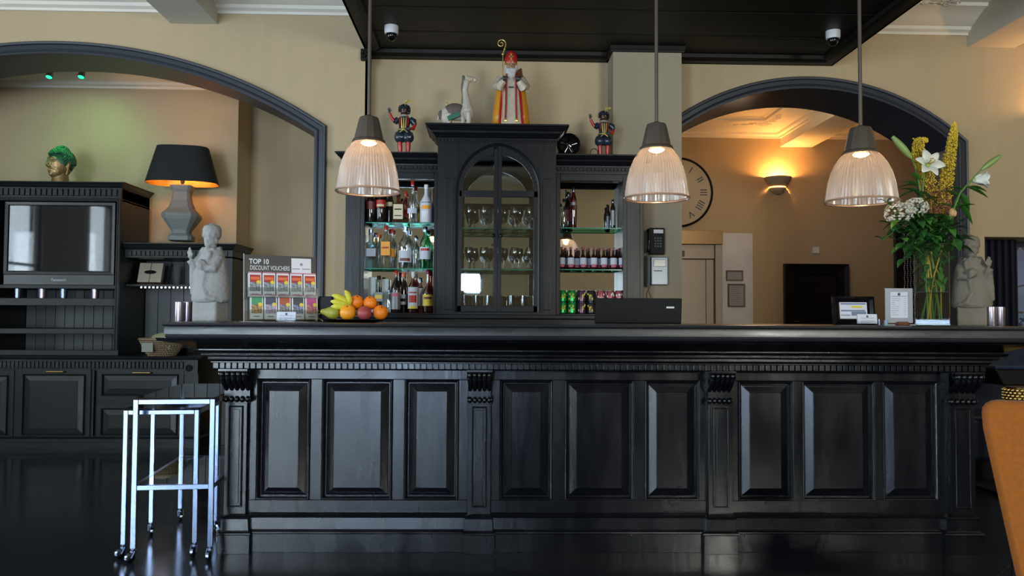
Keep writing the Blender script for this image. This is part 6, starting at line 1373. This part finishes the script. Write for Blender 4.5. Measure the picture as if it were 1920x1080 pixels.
# Buddha head
BY = 7.55; bz0 = HZT-0.0
r = root('buddha_head', 'gilded Buddha head sculpture under green light on top of the television hutch', 'sculpture', (ax(106, BY), BY, bz0), -0.5)
k = ms(74, BY)/0.36
S = lambda *a: tuple(v*k for v in a)
BG = mat('aged_gilt', (0.33, 0.22, 0.09), 0.40, 0.55, bump=0.3, bscale=30, vary=0.3, vscale=12)
q = MB(); q.ell(S(0, -0.005, 0.195), S(0.094, 0.105, 0.125), 24, 18); q.ell(S(0, -0.04, 0.125), S(0.066, 0.066, 0.065), 20, 14); q.tube([S(0, 0, 0.0), S(0, 0.0, 0.12)], [0.078*k, 0.062*k], 20)
q.tube([S(0, -0.100, 0.225), S(0, -0.118, 0.185), S(0, -0.128, 0.165)], [0.009*k, 0.013*k, 0.016*k], 10)
for sg in (-1, 1):
    q.ell(S(sg*0.014, -0.116, 0.160), S(0.009, 0.009, 0.008), 8, 6); q.ell(S(sg*0.038, -0.092, 0.208), S(0.022, 0.012, 0.010), 12, 8)
    q.tube([S(sg*0.012, -0.108, 0.232), S(sg*0.036, -0.102, 0.246), S(sg*0.064, -0.080, 0.232)], 0.0048*k, 6)
    q.tube([S(sg*0.095, 0.01, 0.23), S(sg*0.107, 0.012, 0.20), S(sg*0.102, 0.005, 0.15), S(sg*0.092, 0.0, 0.09)], [0.014*k, 0.017*k, 0.012*k, 0.014*k], 10, flat=0.6)
q.tube([S(-0.030, -0.100, 0.136), S(0, -0.117, 0.134), S(0.030, -0.100, 0.136)], [0.004*k, 0.008*k, 0.004*k], 8); q.tube([S(-0.022, -0.099, 0.126), S(0, -0.112, 0.123), S(0.022, -0.099, 0.126)], [0.004*k, 0.008*k, 0.004*k], 8); q.ell(S(0, -0.09, 0.095), S(0.022, 0.018, 0.018), 10, 8)
q.build('face', BG, r, remesh=0.0048)
q = MB(); rnd = random.Random(8); HG = mat('hair_dark_green', (0.02, 0.10, 0.05), 0.4, 0.2)  # curled hair coloured dark green
N = 420
for i in range(N):
    zz = 1-1.15*(i+0.5)/N; rr = math.sqrt(max(0, 1-zz*zz)); a = i*2.39996; d = (rr*math.cos(a), rr*math.sin(a), zz)
    if d[1] < -0.40 and zz < 0.50: continue
    q.ell(S(d[0]*0.108, d[1]*0.118+0.004, 0.215+d[2]*0.125), 0.0105*k, 7, 5)
for i in range(60):
    zz = 1-(i+0.5)/60; rr = math.sqrt(max(0, 1-zz*zz)); a = i*2.39996; q.ell(S(rr*math.cos(a)*0.055, rr*math.sin(a)*0.055+0.012, 0.318+zz*0.042), 0.010*k, 7, 5)
q.ell(S(0, 0.006, 0.215), S(0.102, 0.112, 0.118), 20, 14); q.build('curled_hair', HG, r, smooth=True)
# green spots
for px, lb in ((93, 'small green spotlight on the alcove ceiling, nearer the frame edge'), (153, 'small green spotlight on the alcove ceiling, above the Buddha')):
    SY_ = 7.45; X, Z = at(px, 140, SY_); rr = root('spotlight', lb, 'spotlight', (X, SY_, zal+0.16), group='green ceiling spotlights'); L = zal+0.16-Z
    MB().tube([(0, 0, 0), (0, 0, -L+0.03)], 0.008, 6).build('arm', CHROME, rr, smooth=True)
    q = MB(); q.lathe([(0.022, 0.05), (0.030, 0.0), (0.032, -0.03), (0.028, -0.03)], n=16, cap=False); q.lathe([(0.022, 0.05), (0, 0.052)], n=16, cap=False); q.xf(Matrix.Translation((0, 0, -L)) @ Matrix.Rotation(-0.4, 4, 'X')); q.build('can', CHROME, rr, smooth=True)
    q = MB(); q.lathe([(0.027, -0.028), (0, -0.028)], n=16, cap=False); q.xf(Matrix.Translation((0, 0, -L)) @ Matrix.Rotation(-0.4, 4, 'X')); q.build('lens', mat('green_lens', (0, 1, 0.3), 0.4, emit=(0.02, 1.0, 0.30), es=1.2), rr)
def spot(name, loc, tgt, power, colr, size, blend=0.8):
    l = bpy.data.lights.new(name, 'SPOT'); l.energy = power; l.color = colr; l.spot_size = size; l.spot_blend = blend; l.shadow_soft_size = 0.03
    o = bpy.data.objects.new(name, l); col.objects.link(o); o.location = loc; o.rotation_euler = (Vector(tgt)-Vector(loc)).to_track_quat('-Z', 'Y').to_euler(); return o
X, Z = at(93, 140, 7.40); spot('green_beam_1', (X, 7.40, Z-0.05), (ax(113, BY), BY, bz0+0.2), 14, (0.05, 1.0, 0.25), 0.75)
X, Z = at(153, 140, 7.40); spot('green_beam_2', (X, 7.40, Z-0.05), (ax(160, A1), A1, 2.4), 4.5, (0.35, 1.0, 0.35), 2.4, 1.0)
# table lamp
LYd = 7.66; lx = ax(337, LYd); lz = sz1
tl_ = root('table_lamp', 'table lamp with black gold-lined shade and grey carved square base', 'table lamp', (lx, LYd, lz), 0.42)
zz = lambda py: az(py, LYd, 337)-lz
GW = mat('lamp_greywood', (0.20, 0.21, 0.20), 0.6, bump=0.4, bscale=10, stretch=(1, 1, 8), vary=0.2, vscale=10)
def sq(q, prof, sy=1.0):
    vs = []; fs = []
    for w_, z in prof: c_ = w_*0.72; vs += [(-w_, -c_, z), (-c_, -w_, z), (c_, -w_, z), (w_, -c_, z), (w_, c_, z), (c_, w_, z), (-c_, w_, z), (-w_, c_, z)]
    for j in range(len(prof)-1):
        for i in range(8): fs.append((8*j+i, 8*j+(i+1) % 8, 8*j+8+(i+1) % 8, 8*j+8+i))
    fs += [tuple(range(8))[::-1], tuple(8*(len(prof)-1)+i for i in range(8))]; q.add(vs, fs); return q
q = MB(); sq(q, [(0.105, zz(452)), (0.108, zz(444)), (0.075, zz(438)), (0.085, zz(432)), (0.150, zz(412)), (0.162, zz(406)), (0.155, zz(402)), (0.110, zz(392)), (0.085, zz(378)), (0.075, zz(362)), (0.088, zz(357)), (0.098, zz(351)), (0.098, zz(349))]); q.build('base', GW, tl_, bevel=0.003)
q = MB(); q.tube([(0, 0, zz(349)), (0, 0, zz(338))], 0.012, 10); q.ell((0, 0, zz(340)), (0.022, 0.022, 0.03), 10, 8); q.build('lamp_holder', BRONZE, tl_, smooth=True)
MB().ell((0, 0, zz(322)), (0.032, 0.032, 0.045), 14, 10).build('bulb', mat('lamp_bulb', (1, 0.8, 0.5), 0.5, emit=(1.0, 0.55, 0.18), es=12), tl_, smooth=True)
def shade(prof, nm, m_):
    q = MB(); vs = []; fs = []; N = 40
    for (rx, ry, z) in prof:
        for i in range(N):
            a = 2*PI*i/N; ca, sa = math.cos(a), math.sin(a); p_ = 3.2; rr = (abs(ca)**p_+abs(sa)**p_)**(-1/p_); vs.append((rx*ca*rr, ry*sa*rr, z))
    for i in range(N): j = (i+1) % N; fs.append((i, j, N+j, N+i))
    q.add(vs, fs); return q.build(nm, m_, tl_, smooth=True)
zb5, zt5 = zz(345), zz(277)
shade([(0.325, 0.20, zb5), (0.230, 0.14, zt5)], 'shade', mat('shade_black', (0.010, 0.011, 0.012), 0.8)); shade([(0.320, 0.195, zb5+0.001), (0.226, 0.136, zt5-0.001)], 'gold_lining', mat('shade_gold', (0.75, 0.38, 0.06), 0.45, 0.6))
tl_.rotation_euler = (0, 0, 0.15)
point('table_lamp_light', (lx, LYd, lz+zz(322)), 9, (1.0, 0.50, 0.16), 0.04)
m_ = MB(); cx_, cz_2 = at(375, 452, 7.7); m_.tube([(cx_+0.02*math.cos(a*0.35), 7.72, lz+0.04+0.035*math.sin(a*0.35)) for a in range(18)], 0.003, 6, closed=True); tag(m_.build('cable_loop', mat('cable_gold', (0.2, 0.13, 0.06), 0.5), smooth=True), 'thin loop of lamp cable behind the stone statue head', 'cable')
# basket with bread and glass cover
BKY = 7.36; bx_ = ax(303, BKY)
r = root('wicker_basket', 'shallow wicker basket with paper tag on the sideboard', 'basket', (bx_, BKY+0.03, dzt)); WK = mat('wicker', (0.22, 0.15, 0.08), 0.6, bump=0.2)
q = MB(); h_b = ms(29, BKY); R0, R1 = ms(24, BKY), ms(40, BKY)
for j in range(9):
    t = j/8; R_ = R0+(R1-R0)*t**0.8; n = 72; q.tube([((R_+0.004*(1 if (i+j) % 2 else -1))*math.cos(2*PI*i/n), (R_+0.004*(1 if (i+j) % 2 else -1))*0.8*math.sin(2*PI*i/n), 0.006+h_b*t) for i in range(n)], 0.0075, 5, closed=True)
for i in range(36): a = 2*PI*i/36; q.tube([(R0*math.cos(a), R0*0.8*math.sin(a), 0.004), ((R0+R1)/2*1.05*math.cos(a), (R0+R1)/2*0.84*math.sin(a), h_b*0.5), (R1*math.cos(a), R1*0.8*math.sin(a), h_b)], 0.004, 5)
n = 72; q.tube([((R1+0.004)*math.cos(2*PI*i/n), (R1+0.004)*0.8*math.sin(2*PI*i/n), h_b+0.008) for i in range(n)], 0.011, 6, closed=True)
q.lathe([(R0, 0.003), (0, 0.003)], (0, 0, 0), 24, sy=0.8, cap=False); q.build('weave', WK, r, smooth=True)
MB().box(-0.115, -0.015, -R1*0.8-0.012, -R1*0.8-0.006, h_b*0.28, h_b*0.85).build('paper_tag', mat('tag_grey', (0.22, 0.23, 0.19), 0.6), r)
o = MB().ell((0, 0, 0), (0.12, 0.09, 0.055), 20, 12).build('bread_roll', mat('cloth_green_beige', (0.28, 0.27, 0.14), 0.7, vary=0.2, vscale=10), smooth=True); o.location = (bx_+0.02, BKY+0.03, dzt+h_b+0.012); tag(o, 'pale greenish round loaf lying in the wicker basket', 'bread')
q = MB(); q.lathe([(0.155, 0), (0.155, 0.09), (0.12, 0.13), (0, 0.145)], n=24, cap=False); o = q.build('plastic_cover', glass('cover_plastic', (0.7, 0.72, 0.74), 0.1, 0.15, 0.35, (0.35, 0.36, 0.38)), smooth=True); o.location = (bx_-0.00, BKY+0.27, dzt+0.06); tag(o, 'cloudy clear domed cover standing behind the wicker basket', 'cover')
q = MB(); q.lathe([(0.13, 0), (0.13, 0.06), (0, 0.06)], n=24); o = q.build('cake_stand', BLACK, smooth=True, ang=30); o.location = (bx_, BKY+0.27, dzt); tag(o, 'low dark stand beneath the clear domed cover', 'stand')

# ------------------------------------------------------------------ nesting trolley tables on casters
TG = glass('table_glass', (0.45, 0.50, 0.50), 0.12)
def caster(q, x, y, h, ang):
    d = Vector((math.cos(ang), math.sin(ang), 0)); c = Vector((x, y, 0))+d*0.018
    w_ = MB(); w_.lathe([(0.020, -0.009), (0.0245, -0.006), (0.0245, 0.006), (0.020, 0.009)], n=20); w_.xf(Matrix.Translation((c.x, c.y, 0.0245)) @ Matrix.Rotation(ang, 4, 'Z') @ Matrix.Rotation(PI/2, 4, 'X')); q.merge(w_)
    s = d.cross(Vector((0, 0, 1)))
    for g in (-1, 1): q.tube([c+s*0.013*g+Vector((0, 0, 0.024)), Vector((x, y, h-0.012))+s*0.013*g], 0.0045, 6)
    q.lathe([(0.014, h-0.02), (0.014, h-0.008), (0.009, h-0.006), (0.009, h)], (x, y, 0), 14)
def trolley(label, corners, z, leg, glass_z=None, shelf=True):
    (xa, ya), (xb, yb) = corners['front'], corners['back']; w_ = corners['w']
    ang = math.atan2(-(xb-xa), (yb-ya)); dep = math.hypot(xb-xa, yb-ya)
    r = root('nesting_trolley', label, 'side table', (xa+w_/2, ya, 0), ang, group='chrome nesting tables on casters')
    H0 = 0.065; b = leg/2
    def L(x, y): return (-w_/2+x, y)
    pos = [L(b, b), L(w_-b, b), L(b, dep-b), L(w_-b, dep-b)]
    for i, (x, y) in enumerate(pos):
        lg = MB().box(x-b, x+b, y-b, y+b, H0, z).build('leg', CHROME, r, bevel=0.002)
        q = MB(); caster(q, x, y, H0, -2.2+i*0.5); q.build('caster', CHROME, lg, smooth=True)
    q = MB(); q.box(-w_/2+leg, w_/2-leg, 0, leg, z-leg, z); q.box(-w_/2+leg, w_/2-leg, dep-leg, dep, z-leg, z)
    for X in (-w_/2, w_/2-leg): q.box(X, X+leg, leg, dep-leg, z-leg, z)
    q.build('top_frame', CHROME, r, bevel=0.002)
    if shelf:
        zs_ = 0.365; q = MB(); q.box(-w_/2+leg, w_/2-leg, 0.002, leg, zs_-leg, zs_); q.box(-w_/2+leg, w_/2-leg, dep-leg, dep, zs_-leg, zs_)
        for X in (-w_/2, w_/2-leg): q.box(X, X+leg, leg, dep-leg, zs_-leg, zs_)
        q.build('lower_frame', CHROME, r, bevel=0.002)
        MB().box(-w_/2+leg, w_/2-leg, leg, dep-leg, zs_-0.008, zs_-0.001).build('glass_shelf', TG, r)
    MB().box(-w_/2+0.003, w_/2-0.003, 0.003, dep-0.003, z+0.0005, z+0.008).build('glass_top', TG, r); return r
trolley('taller chrome and glass nesting trolley standing beside the bar counter', {'front': (at(246, 1038, 3.93)[0], 3.93), 'back': (at(336, 964, 4.75)[0], 4.76), 'w': 0.378}, 0.775, 0.024)
t2 = trolley('lower chrome nesting trolley tucked beneath the taller one', {'front': (at(228, 1027, 4.0)[0], 4.0), 'back': (at(281, 990, 4.43)[0], 4.44), 'w': 0.355}, 0.715, 0.022, shelf=False)
# ------------------------------------------------------------------ right-hand foreground
# rust velvet chair
VEL = mat('rust_velvet', (0.30, 0.085, 0.004), 0.9, sheen=0.05, bump=0.12, bscale=120, vary=0.30, vscale=60)
CD = 2.75; chx, chz = at(1846, 742, CD); ch = root('velvet_chair', 'rust orange velvet chair seen from behind at the frame edge', 'chair', (chx+0.275, CD-0.10, 0), -0.55)
q = MB(); zt_c = chz; bw = 0.30
pts = [(-bw+0.10, 0.30), (-bw+0.006, zt_c-0.10), (-bw+0.002, zt_c-0.03), (-bw+0.03, zt_c-0.004), (bw-0.03, zt_c-0.004), (bw-0.002, zt_c-0.03), (bw-0.006, zt_c-0.10), (bw-0.10, 0.30)]
q.prism(pts, -0.20, -0.12, 'xz'); q.build('backrest', VEL, ch, bevel=0.02, smooth=True, ang=50)
q = MB(); q.box(-0.22, 0.22, -0.14, 0.34, 0.38, 0.50); q.build('seat', VEL, ch, bevel=0.03, smooth=True)
for sx_ in (-1, 1):
    for y in (-0.10, 0.28): MB().tube([(sx_*0.18, y, 0.40), (sx_*0.20, y*1.12, 0.0)], [0.02, 0.012], 10).build('leg', BLACK, ch, smooth=True)
# navy table with glass top, gilt bowl below, navy bench
BT = mat('navy_gloss', (0.02, 0.035, 0.07), 0.12); TY = 5.0
ta, tb = at(1866, 679, TY); r = root('navy_table', 'dark navy table with pale reflecting top beside the bar counter', 'table', (ta+0.45, TY+0.35, 0))
th = at(1866, 686, TY)[1]; q = MB(); q.box(-0.45, 0.45, -0.35, 0.35, th-0.02, th); q.build('top', BT, r, bevel=0.004)
zap_ = at(1880, 724, TY)[1]; q = MB(); q.prism([(-0.44, th-0.02), (0.44, th-0.02), (0.38, zap_), (-0.38, zap_)], -0.33, 0.33, 'xz'); q.build('apron', BLACK, r, bevel=0.01)
q = MB(); q.box(-0.05, 0.05, -0.05, 0.05, 0.03, zap_); q.box(-0.25, 0.25, -0.25, 0.25, 0, 0.03); q.build('pedestal', BLACK, r, bevel=0.004)
GY = 4.55; gx, gz_ = at(1912, 724, GY); r = root('gilt_lantern', 'gold pierced metal lantern glimpsed between table and velvet chair', 'lantern', (gx, GY, 0)); q = MB()
for j in range(7):
    for i in range(22):
        a = 2*PI*(i+0.5*(j % 2))/22; q.ell((0.082*math.cos(a), 0.082*math.sin(a), gz_-0.02-j*0.016), (0.011, 0.006, 0.008), 6, 5)
q.build('pierced_shade', GOLD, r, smooth=True); MB().lathe([(0.09, 0), (0.09, 0.015), (0.02, 0.03), (0.02, gz_-0.15), (0.07, gz_-0.135), (0.07, gz_-0.004), (0.03, gz_)], n=24).build('stand', mat('dark_gold', (0.10, 0.06, 0.02), 0.4, 0.8), r, smooth=True, ang=30)
sx0_, sz_ = at(1806, 700, 5.9); r = root('navy_bench', 'dark navy upholstered bench against the back wall', 'bench', (sx0_+0.8, 6.3, 0)); NV = mat('navy_leather', (0.012, 0.018, 0.04), 0.35, bump=0.1)
q = MB(); q.box(-0.8, 0.62, -0.42, 0.15, 0.12, 0.46); q.build('seat', NV, r, bevel=0.04, smooth=True); q = MB(); q.box(-0.8, 0.75, 0.15, 0.38, 0.12, 1.10); q.build('backrest', NV, r, bevel=0.05, smooth=True); q = MB(); q.box(-0.78, 0.6, -0.38, 0.34, 0.0, 0.13); q.build('base', BLACK, r)
